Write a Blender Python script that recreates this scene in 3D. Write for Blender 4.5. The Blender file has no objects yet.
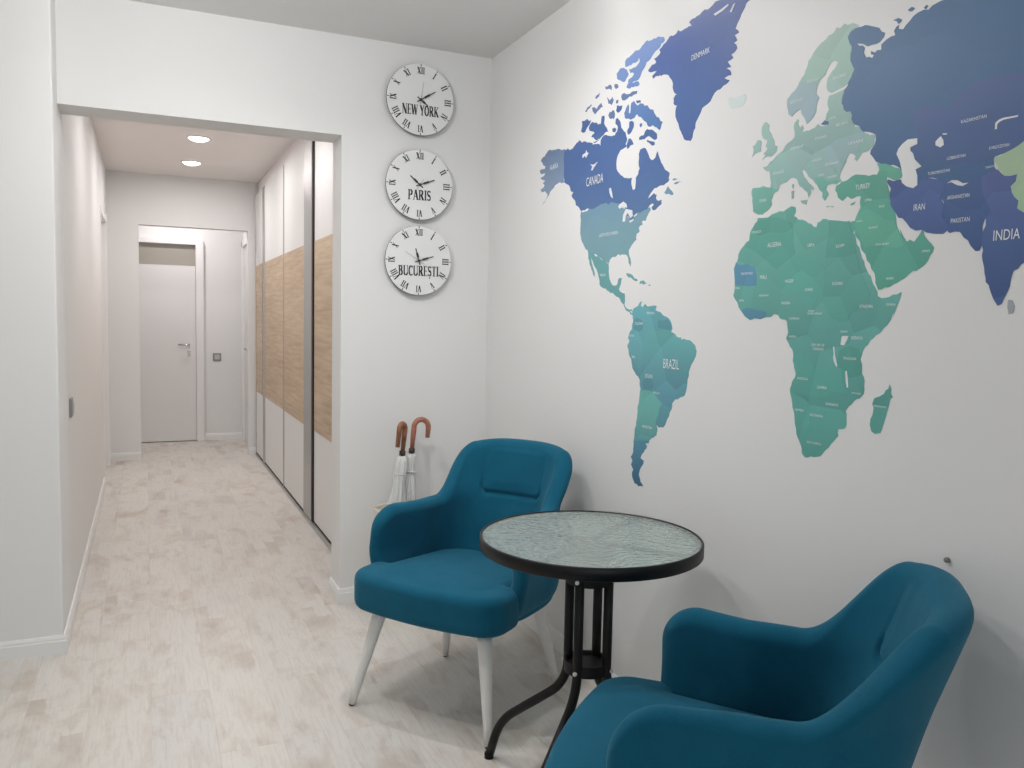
import bpy, bmesh, math, random
import numpy as np
from mathutils import Vector, Matrix

# ------------------------------------------------------------------ camera, world, light, exposure
SC = bpy.context.scene
COL = SC.collection
SC.view_settings.view_transform = 'Standard'
SC.view_settings.look = 'None'
SC.view_settings.gamma = 1.0
SC.view_settings.use_curve_mapping = False
SC.view_settings.exposure = 0.0

cam_d = bpy.data.cameras.new('camera')
cam = bpy.data.objects.new('camera', cam_d)
COL.objects.link(cam)
cam_d.sensor_fit = 'HORIZONTAL'
cam_d.sensor_width = 36.0
cam_d.lens = 824.1 / 1024 * 36.0
cam_d.clip_start = 0.05
_p, _y, _r = map(math.radians, (-4.3344, -23.9558, -1.1936))
_R = Matrix.Rotation(_y, 3, 'Z') @ Matrix.Rotation(_p, 3, 'X') @ Matrix.Rotation(_r, 3, 'Y')
# columns: right, forward, up  ->  blender camera axes right, up, -forward
_M = Matrix((_R.col[0], _R.col[2], -_R.col[1])).transposed().to_4x4()
_M.translation = (0.0, 0.0, 1.33)
cam.matrix_world = _M
SC.camera = cam

world = bpy.data.worlds.new('world')
SC.world = world
world.use_nodes = True
world.node_tree.nodes['Background'].inputs[0].default_value = (0.80, 0.88, 1.0, 1)
world.node_tree.nodes['Background'].inputs[1].default_value = 0.25

XP, YB, XR, H = -0.31, 3.753, 1.527, 2.582      # left wall of hall, clock wall, map wall, ceiling
YF1, YF2, XJ, ZH, XW = 8.19, 9.29, 0.809, 2.146, 0.95

def area_light(name, loc, size, power, color, rot=(0, 0, 0), shape='DISK', size_y=None, spread=180):
    l = bpy.data.lights.new(name, 'AREA')
    l.shape = shape; l.size = size
    if size_y: l.size_y = size_y
    l.energy = power; l.color = color; l.spread = math.radians(spread)
    o = bpy.data.objects.new(name, l); COL.objects.link(o)
    o.location = loc; o.rotation_euler = rot
    return o
def globe_light(name, loc, radius, power, color):
    l = bpy.data.lights.new(name, 'POINT'); l.shadow_soft_size = radius; l.energy = power; l.color = color
    o = bpy.data.objects.new(name, l); COL.objects.link(o); o.location = loc
    return o
WARM = (1.0, 0.98, 0.975)
DAY = (0.93, 0.97, 1.0)
ROOM_LAMPS = [(0.12, 2.65, 22.0), (1.25, 2.48, 1.2)]
HALL_LAMPS = [(0.355, 6.36, 8.0), (0.355, 7.39, 7.6), (0.355, 5.0, 8.0)]
for x, y, w in ROOM_LAMPS:
    globe_light('room_globe_light', (x, y, H - 0.12), 0.05, w, WARM)
SPOT_LAMPS = [(0.85, 2.55, 6.2), (0.25, 1.9, 6.0), (0.20, 2.95, 2.6)]
for x, y, w in SPOT_LAMPS:
    area_light('room_downlight', (x, y, H - 0.030), 0.11, w, WARM, spread=150)
for x, y, w in HALL_LAMPS:
    area_light('hall_downlight', (x, y, H - 0.030), 0.10, w, (1.0, 0.945, 0.955))
area_light('vestibule_light', (0.3, 8.75, H - 0.02), 0.12, 12.5, (1.0, 0.94, 0.95))
area_light('added_fill_light', (-0.4, -1.93, 1.55), 2.2, 21, DAY, (math.radians(90), 0, 0), 'RECTANGLE', 1.5)  # added soft fill from behind the camera; no window is known there

# ------------------------------------------------------------------ materials
def lin(c):
    return tuple(((v / 255) / 12.92 if v <= 10.3 else (((v / 255) + 0.055) / 1.055) ** 2.4) for v in c)
def mat(name, rgb, rough=0.5, metal=0.0, spec=0.5, **kw):
    m = bpy.data.materials.new(name); m.use_nodes = True
    b = m.node_tree.nodes['Principled BSDF']
    b.inputs['Base Color'].default_value = (*rgb, 1)
    b.inputs['Roughness'].default_value = rough
    b.inputs['Metallic'].default_value = metal
    b.inputs['Specular IOR Level'].default_value = spec
    for k, v in kw.items():
        b.inputs[k.replace('_', ' ')].default_value = v
    return m
def nodes(m):
    nt = m.node_tree
    return nt, nt.nodes, nt.links, nt.nodes['Principled BSDF']
def add_bump(m, scale=400, strength=0.1, dist=0.001, detail=2, coord='Object'):
    nt, N, L, b = nodes(m)
    tc = N.new('ShaderNodeTexCoord'); n = N.new('ShaderNodeTexNoise'); bp = N.new('ShaderNodeBump')
    n.inputs['Scale'].default_value = scale; n.inputs['Detail'].default_value = detail
    bp.inputs['Strength'].default_value = strength; bp.inputs['Distance'].default_value = dist
    L.new(tc.outputs[coord], n.inputs['Vector']); L.new(n.outputs['Fac'], bp.inputs['Height'])
    L.new(bp.outputs['Normal'], b.inputs['Normal'])
    return m
def math_node(N, L, op, a, b=None, c=None):
    n = N.new('ShaderNodeMath'); n.operation = op
    for i, v in enumerate((a, b, c)):
        if v is None: continue
        if hasattr(v, 'is_output') or isinstance(v, bpy.types.NodeSocket): L.new(v, n.inputs[i])
        else: n.inputs[i].default_value = v
    return n.outputs[0]
def ramp(N, L, fac, stops):
    r = N.new('ShaderNodeValToRGB')
    while len(r.color_ramp.elements) < len(stops): r.color_ramp.elements.new(0.5)
    for e, (p, c) in zip(r.color_ramp.elements, stops):
        e.position = p; e.color = (*c, 1) if len(c) == 3 else c
    L.new(fac, r.inputs[0]); return r.outputs[0]
def mix(N, L, fac, a, b, mode='MIX'):
    m = N.new('ShaderNodeMix'); m.data_type = 'RGBA'; m.blend_type = mode
    for s, v in ((m.inputs[0], fac), (m.inputs[6], a), (m.inputs[7], b)):
        if isinstance(v, bpy.types.NodeSocket): L.new(v, s)
        elif isinstance(v, tuple): s.default_value = (*v, 1) if len(v) == 3 else v
        else: s.default_value = v
    return m.outputs[2]

M = {}
M['wall'] = add_bump(mat('wall_paint', (0.805, 0.805, 0.795), 0.75, spec=0.3), 60, 0.05, 0.002)
M['wall_map'] = add_bump(mat('satin_wall_paint', (0.77, 0.77, 0.765), 0.38, spec=0.45), 60, 0.04, 0.002)
M['ceiling'] = mat('ceiling_paint', (0.78, 0.775, 0.765), 0.8, spec=0.2)
M['hall_ceiling'] = mat('hall_ceiling_paint', (0.86, 0.815, 0.80), 0.8, spec=0.2)
M['trim'] = mat('white_trim', (0.84, 0.84, 0.83), 0.35)
M['door'] = mat('white_door_lacquer', (0.80, 0.79, 0.775), 0.4)
M['transom'] = mat('grey_transom_glass', lin((165, 160, 150)), 0.3)
M['gloss'] = mat('white_gloss_panel', (0.78, 0.78, 0.765), 0.45, spec=0.4)
M['alu'] = mat('brushed_aluminium', (0.46, 0.46, 0.45), 0.38, 0.75)
M['dark_gap'] = mat('dark_gap_shade', (0.02, 0.02, 0.02), 0.7)  # near-black that stands in for shade in the door gaps
M['chrome'] = mat('satin_chrome', (0.55, 0.55, 0.55), 0.25, 1.0)
M['switch'] = mat('grey_switch_plastic', lin((140, 138, 136)), 0.4)
M['switch_rocker'] = mat('light_switch_plastic', lin((190, 188, 185)), 0.4)
M['black_metal'] = mat('black_coated_metal', (0.006, 0.006, 0.0065), 0.42, spec=0.28)
M['black_plate'] = mat('black_plastic_plate', (0.006, 0.006, 0.006), 0.5, spec=0.25)
M['bolt'] = mat('pale_bolt_cap', (0.75, 0.75, 0.73), 0.35)
M['white_leg'] = mat('white_painted_wood', (0.80, 0.79, 0.76), 0.3)
M['glide'] = mat('dark_glide', (0.06, 0.055, 0.05), 0.6)
M['clock_face'] = mat('clock_face_white', (0.82, 0.83, 0.82), 0.5)
M['clock_rim'] = mat('clock_edge_charcoal', (0.03, 0.03, 0.032), 0.5)
M['ink'] = mat('black_print', (0.022, 0.022, 0.025), 0.6)
M['hand'] = mat('dark_hand', (0.05, 0.045, 0.045), 0.45)
M['second'] = mat('thin_grey_hand', (0.25, 0.24, 0.24), 0.45)
M['ivory'] = mat('ivory_ceramic', lin((222, 214, 200)), 0.3)
M['ferrule'] = mat('dark_ferrule', (0.05, 0.035, 0.03), 0.4)
M['map_white'] = M['wall_map']
M['lettering'] = mat('white_print', (0.80, 0.84, 0.85), 0.5)
M['plug'] = mat('grey_wall_plug', (0.22, 0.21, 0.19), 0.7)
M['globe_glass'] = mat('clear_globe_glass', (1, 1, 1), 0.0, Transmission_Weight=1.0, IOR=1.0, Alpha=0.12)
M['lamp_glow'] = mat('lamp_diffuser', (1, 1, 1), 0.4, Emission_Color=(1.0, 0.96, 0.9, 1), Emission_Strength=9.0)

def wood_handle(name, a, b):
    m = mat(name, a, 0.3, Coat_Weight=0.4)
    nt, N, L, bs = nodes(m)
    tc = N.new('ShaderNodeTexCoord'); n = N.new('ShaderNodeTexNoise'); n.inputs['Scale'].default_value = 40
    n.inputs['Detail'].default_value = 4
    L.new(tc.outputs['Object'], n.inputs['Vector'])
    L.new(ramp(N, L, n.outputs['Fac'], [(0.3, a), (0.7, b)]), bs.inputs['Base Color'])
    return m
M['handle_brown'] = wood_handle('brown_varnished_wood', lin((120, 72, 45)), lin((160, 105, 70)))
M['handle_rose'] = wood_handle('reddish_varnished_wood', lin((150, 90, 70)), lin((185, 125, 100)))

m = M['canopy'] = mat('clear_white_umbrella_film', (0.80, 0.81, 0.79), 0.35, Transmission_Weight=0.15, Subsurface_Weight=0.0)
add_bump(m, 90, 0.5, 0.004, 3)

# fabric
m = M['fabric'] = mat('teal_wool_fabric', lin((18, 86, 111)), 0.95, spec=0.15, Sheen_Weight=0.25, Sheen_Roughness=0.5)
nt, N, L, bs = nodes(m)
bs.inputs['Sheen Tint'].default_value = (0.30, 0.62, 0.75, 1)
tc = N.new('ShaderNodeTexCoord')
n1 = N.new('ShaderNodeTexNoise'); n1.inputs['Scale'].default_value = 900; n1.inputs['Detail'].default_value = 2
n2 = N.new('ShaderNodeTexNoise'); n2.inputs['Scale'].default_value = 14; n2.inputs['Detail'].default_value = 4
L.new(tc.outputs['Object'], n1.inputs['Vector']); L.new(tc.outputs['Object'], n2.inputs['Vector'])
c = ramp(N, L, n1.outputs['Fac'], [(0.3, lin((8, 71, 95))), (0.7, lin((21, 96, 122)))])
c = mix(N, L, ramp(N, L, n2.outputs['Fac'], [(0.35, (0, 0, 0)), (0.75, (0.35, 0.35, 0.35))]), c, lin((27, 100, 126)))
L.new(c, bs.inputs['Base Color'])
bp = N.new('ShaderNodeBump'); bp.inputs['Strength'].default_value = 0.35; bp.inputs['Distance'].default_value = 0.0012
L.new(n1.outputs['Fac'], bp.inputs['Height']); L.new(bp.outputs['Normal'], bs.inputs['Normal'])

# hammered glass
m = M['glass'] = mat('hammered_glass', (0.74, 0.86, 0.82), 0.08, Transmission_Weight=0.80, IOR=1.5)
nt, N, L, bs = nodes(m)
tc = N.new('ShaderNodeTexCoord')
v = N.new('ShaderNodeTexVoronoi'); v.feature = 'SMOOTH_F1'; v.inputs['Scale'].default_value = 60; v.inputs['Smoothness'].default_value = 0.7
n = N.new('ShaderNodeTexNoise'); n.inputs['Scale'].default_value = 120; n.inputs['Detail'].default_value = 3
L.new(tc.outputs['Object'], v.inputs['Vector']); L.new(tc.outputs['Object'], n.inputs['Vector'])
hsum = math_node(N, L, 'ADD', v.outputs['Distance'], math_node(N, L, 'MULTIPLY', n.outputs['Fac'], 0.6))
bp = N.new('ShaderNodeBump'); bp.inputs['Strength'].default_value = 0.55; bp.inputs['Distance'].default_value = 0.005
L.new(hsum, bp.inputs['Height']); L.new(bp.outputs['Normal'], bs.inputs['Normal'])

# oak band
m = M['oak'] = mat('oak_laminate', lin((190, 165, 135)), 0.45)
nt, N, L, bs = nodes(m)
tc = N.new('ShaderNodeTexCoord'); mp = N.new('ShaderNodeMapping'); mp.inputs['Scale'].default_value = (1, 1.2, 22)
n = N.new('ShaderNodeTexNoise'); n.inputs['Scale'].default_value = 2.2; n.inputs['Detail'].default_value = 6; n.inputs['Roughness'].default_value = 0.6
L.new(tc.outputs['Object'], mp.inputs['Vector']); L.new(mp.outputs['Vector'], n.inputs['Vector'])
mp2 = N.new('ShaderNodeMapping'); mp2.inputs['Scale'].default_value = (1, 0.5, 5)
n2 = N.new('ShaderNodeTexNoise'); n2.inputs['Scale'].default_value = 1.6; n2.inputs['Detail'].default_value = 3
L.new(tc.outputs['Object'], mp2.inputs['Vector']); L.new(mp2.outputs['Vector'], n2.inputs['Vector'])
f = math_node(N, L, 'ADD', math_node(N, L, 'MULTIPLY', n.outputs['Fac'], 0.6), math_node(N, L, 'MULTIPLY', n2.outputs['Fac'], 0.4))
L.new(ramp(N, L, f, [(0.36, lin((172, 148, 120))), (0.5, lin((192, 169, 140))), (0.64, lin((208, 187, 160)))]), bs.inputs['Base Color'])

# whitewashed plank floor, boards run along the hall
m = M['floor'] = mat('whitewashed_plank_floor', (0.7, 0.68, 0.63), 0.42)
nt, N, L, bs = nodes(m)
tc = N.new('ShaderNodeTexCoord')
rot = N.new('ShaderNodeMapping'); rot.inputs['Rotation'].default_value = (0, 0, math.pi / 2)
L.new(tc.outputs['Object'], rot.inputs['Vector'])
br = N.new('ShaderNodeTexBrick'); br.offset = 0.37; br.inputs['Scale'].default_value = 1.0
br.inputs['Brick Width'].default_value = 1.28; br.inputs['Row Height'].default_value = 0.19
br.inputs['Mortar Size'].default_value = 0.0012; br.inputs['Mortar Smooth'].default_value = 0.2
br.inputs['Color1'].default_value = (0, 0, 0, 1); br.inputs['Color2'].default_value = (1, 1, 1, 1)
br.inputs['Mortar'].default_value = (0.5, 0.5, 0.5, 1); br.inputs['Bias'].default_value = 0.0
L.new(rot.outputs['Vector'], br.inputs['Vector'])
sep = N.new('ShaderNodeSeparateColor'); L.new(br.outputs['Color'], sep.inputs[0])
plank = sep.outputs[0]
off = N.new('ShaderNodeCombineXYZ'); L.new(math_node(N, L, 'MULTIPLY', plank, 7.3), off.inputs[0]); L.new(math_node(N, L, 'MULTIPLY', plank, 3.1), off.inputs[1])
va = N.new('ShaderNodeVectorMath'); L.new(tc.outputs['Object'], va.inputs[0]); L.new(off.outputs[0], va.inputs[1])
def fnoise(sx, sy, scale, detail=4, rough=0.6, dist=0.0):
    mp = N.new('ShaderNodeMapping'); mp.inputs['Scale'].default_value = (sx, sy, 1)
    L.new(va.outputs[0], mp.inputs['Vector'])
    n = N.new('ShaderNodeTexNoise'); n.inputs['Scale'].default_value = scale; n.inputs['Detail'].default_value = detail
    n.inputs['Roughness'].default_value = rough; n.inputs['Distortion'].default_value = dist
    L.new(mp.outputs['Vector'], n.inputs['Vector']); return n.outputs['Fac']
patch = fnoise(1.0, 0.42, 5.5, 6, 0.68, 0.6)
patch2 = fnoise(0.9, 0.35, 9.0, 5, 0.7, 0.3)
grain = fnoise(14.0, 0.9, 7.0, 5, 0.7)
fine = fnoise(1.0, 0.6, 38.0, 6, 0.75)
WHITE = (0.70, 0.675, 0.635)
b2 = N.new('ShaderNodeTexBrick'); b2.offset = 0.43; b2.inputs['Scale'].default_value = 1.0
b2.inputs['Brick Width'].default_value = 0.30; b2.inputs['Row Height'].default_value = 0.063; b2.inputs['Mortar Size'].default_value = 0.0
b2.inputs['Color1'].default_value = (0, 0, 0, 1); b2.inputs['Color2'].default_value = (1, 1, 1, 1)
wob = N.new('ShaderNodeTexNoise'); wob.inputs['Scale'].default_value = 22; wob.inputs['Detail'].default_value = 4
L.new(rot.outputs['Vector'], wob.inputs['Vector'])
wv = N.new('ShaderNodeVectorMath'); wv.operation = 'MULTIPLY_ADD'; L.new(wob.outputs['Color'], wv.inputs[0])
wv.inputs[1].default_value = (0.05, 0.022, 0); L.new(rot.outputs['Vector'], wv.inputs[2]); L.new(wv.outputs[0], b2.inputs['Vector'])
s2 = N.new('ShaderNodeSeparateColor'); L.new(b2.outputs['Color'], s2.inputs[0])
block = ramp(N, L, s2.outputs[0], [(0.55, (0, 0, 0)), (0.95, (1, 1, 1))])
blotch = fnoise(1.0, 0.8, 3.2, 3, 0.6)
blockm = math_node(N, L, 'MULTIPLY', block, ramp(N, L, blotch, [(0.47, (0, 0, 0)), (0.62, (1, 1, 1))]))
c = mix(N, L, ramp(N, L, patch, [(0.50, (0, 0, 0)), (0.68, (0.85, 0.85, 0.85))]), WHITE, (0.57, 0.505, 0.44))
c = mix(N, L, ramp(N, L, patch2, [(0.56, (0, 0, 0)), (0.74, (0.8, 0.8, 0.8))]), c, (0.50, 0.455, 0.40))
c = mix(N, L, ramp(N, L, grain, [(0.48, (0, 0, 0)), (0.75, (0.5, 0.5, 0.5))]), c, (0.46, 0.43, 0.39))
c = mix(N, L, ramp(N, L, fine, [(0.60, (0, 0, 0)), (0.78, (0.6, 0.6, 0.6))]), c, (0.47, 0.44, 0.39))
c = mix(N, L, math_node(N, L, 'MULTIPLY', math_node(N, L, 'MULTIPLY', blockm, 0.75), math_node(N, L, 'ADD', 0.3, patch2)), c, (0.46, 0.38, 0.315))
c = mix(N, L, math_node(N, L, 'MULTIPLY', br.outputs['Fac'], 0.22), c, (0.42, 0.39, 0.35))
tint = ramp(N, L, plank, [(0.0, (0.94, 0.94, 0.94)), (1.0, (1.0, 0.99, 0.97))])
c = mix(N, L, 1.0, c, tint, 'MULTIPLY')
L.new(c, bs.inputs['Base Color'])
bp = N.new('ShaderNodeBump'); bp.inputs['Strength'].default_value = 0.12; bp.inputs['Distance'].default_value = 0.001
L.new(grain, bp.inputs['Height']); L.new(bp.outputs['Normal'], bs.inputs['Normal'])

# ------------------------------------------------------------------ helpers
def link(name, bm_or_mesh, material, parent=None, smooth=False, label=None):
    if isinstance(bm_or_mesh, bmesh.types.BMesh):
        bmesh.ops.recalc_face_normals(bm_or_mesh, faces=bm_or_mesh.faces)
        me = bpy.data.meshes.new(name); bm_or_mesh.to_mesh(me); bm_or_mesh.free()
    else: me = bm_or_mesh
    if smooth:
        for p in me.polygons: p.use_smooth = True
    o = bpy.data.objects.new(name, me); COL.objects.link(o)
    if material: me.materials.append(material)
    if parent: o.parent = parent
    if label: o['label'] = label
    return o
def tag(o, label, cat, group=None):
    o['label'] = label; o['category'] = cat
    if group: o['group'] = group
    return o
def thing(name, label, cat, loc=(0, 0, 0), rotz=0.0, group=None):
    o = bpy.data.objects.new(name, None); COL.objects.link(o)
    o.empty_display_size = 0.05
    o.location = loc; o.rotation_euler = (0, 0, rotz)
    return tag(o, label, cat, group)
def struct(name, bm, m, parent=None, smooth=False):
    o = link(name, bm, m, parent, smooth)
    if not parent: o['kind'] = 'structure'
    return o
def box(bm, x0, x1, y0, y1, z0, z1, bevel=0.0, seg=2):
    r = bmesh.ops.create_cube(bm, size=1.0)
    vs = r['verts']
    for v in vs:
        v.co = Vector(((x0 + x1) / 2 + v.co.x * (x1 - x0), (y0 + y1) / 2 + v.co.y * (y1 - y0), (z0 + z1) / 2 + v.co.z * (z1 - z0)))
    if bevel > 0:
        es = list({e for v in vs for e in v.link_edges})
        bmesh.ops.bevel(bm, geom=es, offset=bevel, segments=seg, profile=0.5, affect='EDGES')
    return bm
def bx(*a, **k):
    return box(bmesh.new(), *a, **k)
def tube(bm, pts, rad, n=14, caps=True):
    pts = [Vector(p) for p in pts]
    rads = rad if isinstance(rad, (list, tuple)) else [rad] * len(pts)
    rings = []
    prev = None
    for i, p in enumerate(pts):
        t = ((pts[i + 1] if i + 1 < len(pts) else p) - (pts[i - 1] if i else p)).normalized()
        if prev is None:
            up = Vector((0, 0, 1)) if abs(t.z) < 0.9 else Vector((1, 0, 0))
            nrm = t.cross(up).normalized()
        else:
            nrm = (prev - t * prev.dot(t)).normalized()
        prev = nrm
        b = t.cross(nrm)
        rings.append([bm.verts.new(p + (nrm * math.cos(2 * math.pi * k / n) + b * math.sin(2 * math.pi * k / n)) * rads[i]) for k in range(n)])
    for a, b in zip(rings, rings[1:]):
        for k in range(n):
            bm.faces.new((a[k], a[(k + 1) % n], b[(k + 1) % n], b[k]))
    if caps:
        bm.faces.new(rings[0]); bm.faces.new(rings[-1])
    return bm
def lathe(bm, prof, n=64, c=(0, 0), close=False):
    rings = []
    for r, z in prof:
        if r < 1e-6: rings.append([bm.verts.new((c[0], c[1], z))])
        else: rings.append([bm.verts.new((c[0] + r * math.cos(2 * math.pi * k / n), c[1] + r * math.sin(2 * math.pi * k / n), z)) for k in range(n)])
    pairs = list(zip(rings, rings[1:]))
    if close: pairs.append((rings[-1], rings[0]))
    for a, b in pairs:
        for k in range(n):
            k2 = (k + 1) % n
            if len(a) == 1 and len(b) == 1: continue
            if len(a) == 1: bm.faces.new((a[0], b[k2], b[k]))
            elif len(b) == 1: bm.faces.new((a[k], a[k2], b[0]))
            else: bm.faces.new((a[k], a[k2], b[k2], b[k]))
    return bm
def smooth_path(pts, radius=0.05, n=8):
    """rounds the corners of a polyline"""
    pts = [Vector(p) for p in pts]; out = [pts[0]]
    for a, b, c in zip(pts, pts[1:], pts[2:]):
        r = min(radius, (a - b).length * 0.48, (c - b).length * 0.48)
        s = b + (a - b).normalized() * r; e = b + (c - b).normalized() * r
        for k in range(n + 1):
            t = k / n
            out.append(s * (1 - t) ** 2 + b * 2 * t * (1 - t) + e * t ** 2)
    out.append(pts[-1]); return out

# ------------------------------------------------------------------ room shell
WX0, WY0 = -2.3, -2.0
WALLT = 0.19
DP = 0.15          # pier stands proud of the clock wall
HALLR = 1.60
PIER_Y = YB - 0.18
struct('floor', bx(WX0 - 0.1, 1.75, WY0 - 0.1, YF2 + 0.15, -0.12, 0.0), M['floor'])
struct('ceiling', bx(WX0 - 0.1, 1.75, WY0 - 0.1, YB + 0.1, H, H + 0.12), M['ceiling'])
struct('ceiling_hall', bx(WX0 - 0.1, 1.75, YB + 0.1, YF2 + 0.15, H, H + 0.12), M['hall_ceiling'])
struct('wall_map', bx(XR, XR + 0.15, WY0, YB + WALLT, 0, H), M['wall_map'])
bm = bmesh.new()
box(bm, XJ, XR, YB, YB + WALLT, 0, H)
box(bm, XP, XJ, YB, YB + WALLT, ZH, H)
struct('wall_clocks', bm, M['wall'])
struct('wall_pier', bx(WX0, XP, PIER_Y, YB + WALLT, 0, H, bevel=0.006), M['wall'])
# left wall of the hall with a doorway near its end
DY0, DY1, DZ = 7.0, 7.95, 2.14
bm = bmesh.new()
box(bm, XP - 0.15, XP, YB + WALLT, DY0, 0, H)
box(bm, XP - 0.15, XP, DY0, DY1, DZ, H)
box(bm, XP - 0.15, XP, DY1, YF1, 0, H)
struct('wall_hall_left', bm, M['wall'])
FX0, FX1, FZ = -0.055, 0.885, 2.13
bm = bmesh.new()
box(bm, XP - 0.75, FX0, YF1, YF1 + 0.12, 0, H)
box(bm, FX0, FX1, YF1, YF1 + 0.12, FZ, H)
box(bm, FX1, HALLR, YF1, YF1 + 0.12, 0, H)
struct('wall_hall_end', bm, M['wall'])
struct('wall_hall_right', bx(HALLR, HALLR + 0.15, YB + WALLT, YF2 + 0.1, 0, H), M['wall'])
VR = 0.94          # right wall of the vestibule
bm = bmesh.new()
box(bm, XP - 0.75, VR + 0.15, YF2, YF2 + 0.12, 0, H)
struct('wall_vestibule_end', bm, M['wall'])
SY0, SY1 = 8.42, 9.20
bm = bmesh.new()
box(bm, VR, VR + 0.12, YF1 + 0.12, SY0, 0, H); box(bm, VR, VR + 0.12, SY1, YF2, 0, H); box(bm, VR, VR + 0.12, SY0, SY1, 2.10, H)
struct('wall_vestibule_right', bm, M['wall'])
struct('wall_vestibule_left', bx(XP - 0.87, XP - 0.75, YF1, YF2 + 0.12, 0, H), M['wall'])
# behind the camera: side wall, wall with window added for fill light
struct('wall_left', bx(WX0 - 0.12, WX0, WY0, YB + WALLT, 0, H), M['wall'])
bm = bmesh.new()
box(bm, WX0, -1.5, WY0 - 0.12, WY0, 0, H); box(bm, 0.7, XR + 0.15, WY0 - 0.12, WY0, 0, H)
box(bm, -1.5, 0.7, WY0 - 0.12, WY0, 0, 0.8); box(bm, -1.5, 0.7, WY0 - 0.12, WY0, 2.3, H)
struct('wall_window', bm, M['wall'])
bm = bmesh.new()
for a in ((-1.5, -1.44, 0.8, 2.3), (0.64, 0.7, 0.8, 2.3), (-0.43, -0.37, 0.86, 2.24), (-1.44, 0.64, 0.8, 0.86), (-1.44, 0.64, 2.24, 2.3)):
    box(bm, a[0], a[1], WY0 - 0.09, WY0 - 0.03, a[2], a[3])
struct('added_window_1', bm, M['trim'])

# skirting boards
SH, ST = 0.072, 0.012
def skirt_profile_run(name, p0, p1, nrm):
    """skirting from p0 to p1 (floor points on the wall face), nrm points into the room"""
    prof = [(0, 0), (ST, 0), (ST, 0.050), (ST * 0.80, 0.054), (ST * 0.80, 0.062), (ST * 0.45, SH), (0, SH)]
    bm = bmesh.new(); p0 = Vector((*p0, 0)); p1 = Vector((*p1, 0)); n = Vector((*nrm, 0))
    a = [bm.verts.new(p0 + n * d + Vector((0, 0, z))) for d, z in prof]
    b = [bm.verts.new(p1 + n * d + Vector((0, 0, z))) for d, z in prof]
    for k in range(len(prof)):
        k2 = (k + 1) % len(prof); bm.faces.new((a[k], a[k2], b[k2], b[k]))
    bm.faces.new(a); bm.faces.new(b)
    struct(name, bm, M['trim'])
skirt_profile_run('baseboard_map', (XR, WY0), (XR, YB), (-1, 0))
skirt_profile_run('baseboard_clocks', (XJ - ST, YB), (XR, YB), (0, -1))
skirt_profile_run('baseboard_jamb', (XJ, YB), (XJ, YB + WALLT), (-1, 0))
skirt_profile_run('baseboard_pier', (WX0, PIER_Y), (XP + ST, PIER_Y), (0, -1))
skirt_profile_run('baseboard_hall_left', (XP, PIER_Y - ST * 0.0), (XP, DY0 - 0.005), (1, 0))
skirt_profile_run('baseboard_hall_end', (XP, YF1), (FX0, YF1), (0, -1))
skirt_profile_run('baseboard_hall_end_right', (FX1, YF1), (HALLR, YF1), (0, -1))
skirt_profile_run('baseboard_vestibule', (0.553, YF2), (VR, YF2), (0, -1))

def door_frame(axis_pts):
    pass
# door 1: at the far end of the vestibule
d = struct('door_1', bx(-0.33, 0.474, YF2 - 0.035, YF2 - 0.004, 0.008, 1.835, bevel=0.002), M['door'])
tr = link('transom', bx(-0.33, 0.474, YF2 - 0.012, YF2 - 0.004, 1.84, 2.052), M['transom'], d, label='grey transom panel above the leaf')
bm = bmesh.new()
box(bm, 0.476, 0.553, YF2 - 0.055, YF2, 0, 2.108, bevel=0.003)
box(bm, -0.42, 0.476, YF2 - 0.055, YF2, 2.054, 2.108, bevel=0.003)
box(bm, -0.42, -0.334, YF2 - 0.055, YF2, 0, 2.054, bevel=0.003)
link('door_frame', bm, M['trim'], d)
bm = bmesh.new()
tube(bm, smooth_path([(0.405, YF2 - 0.035, 1.02), (0.405, YF2 - 0.085, 1.02), (0.300, YF2 - 0.085, 1.02)], 0.02), 0.009)
link('door_handle', bm, M['chrome'], d, True)
link('lock_plate', bx(0.390, 0.420, YF2 - 0.041, YF2 - 0.0352, 0.90, 0.96, bevel=0.002), M['chrome'], d)
# door 2: on the right of the vestibule
d = struct('door_2', bx(VR + 0.012, VR + 0.045, SY0 + 0.05, SY1 - 0.05, 0.008, 2.05), M['door'])
bm = bmesh.new()
box(bm, VR - 0.012, VR + 0.11, SY0 - 0.03, SY0 + 0.048, 0, 2.10, bevel=0.003)
box(bm, VR - 0.012, VR + 0.11, SY1 - 0.048, SY1 + 0.03, 0, 2.10, bevel=0.003)
box(bm, VR - 0.012, VR + 0.11, SY0 - 0.03, SY1 + 0.03, 2.052, 2.12, bevel=0.003)
link('door_frame', bm, M['trim'], d)
bm = bmesh.new()
tube(bm, smooth_path([(VR + 0.012, 8.55, 1.0), (VR - 0.04, 8.55, 1.0), (VR - 0.04, 8.66, 1.0)], 0.02), 0.009)
link('door_handle', bm, M['chrome'], d, True)
# door 3: left wall of the hall
d = struct('door_3', bx(XP - 0.125, XP - 0.09, DY0 + 0.04, DY1 - 0.04, 0.008, DZ - 0.04), M['door'])
bm = bmesh.new()
box(bm, XP - 0.14, XP + 0.008, DY0 - 0.001, DY0 + 0.038, 0, DZ, bevel=0.002)
box(bm, XP - 0.14, XP + 0.010, DY1 - 0.038, DY1 + 0.04, 0, DZ + 0.03, bevel=0.002)
box(bm, XP - 0.14, XP + 0.006, DY0 + 0.038, DY1 - 0.038, DZ - 0.038, DZ, bevel=0.002)
link('door_frame', bm, M['trim'], d)
bm = bmesh.new()
tube(bm, smooth_path([(XP - 0.09, 7.15, 1.0), (XP - 0.04, 7.15, 1.0), (XP - 0.04, 7.26, 1.0)], 0.02), 0.009)
link('door_handle', bm, M['chrome'], d, True)

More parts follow.
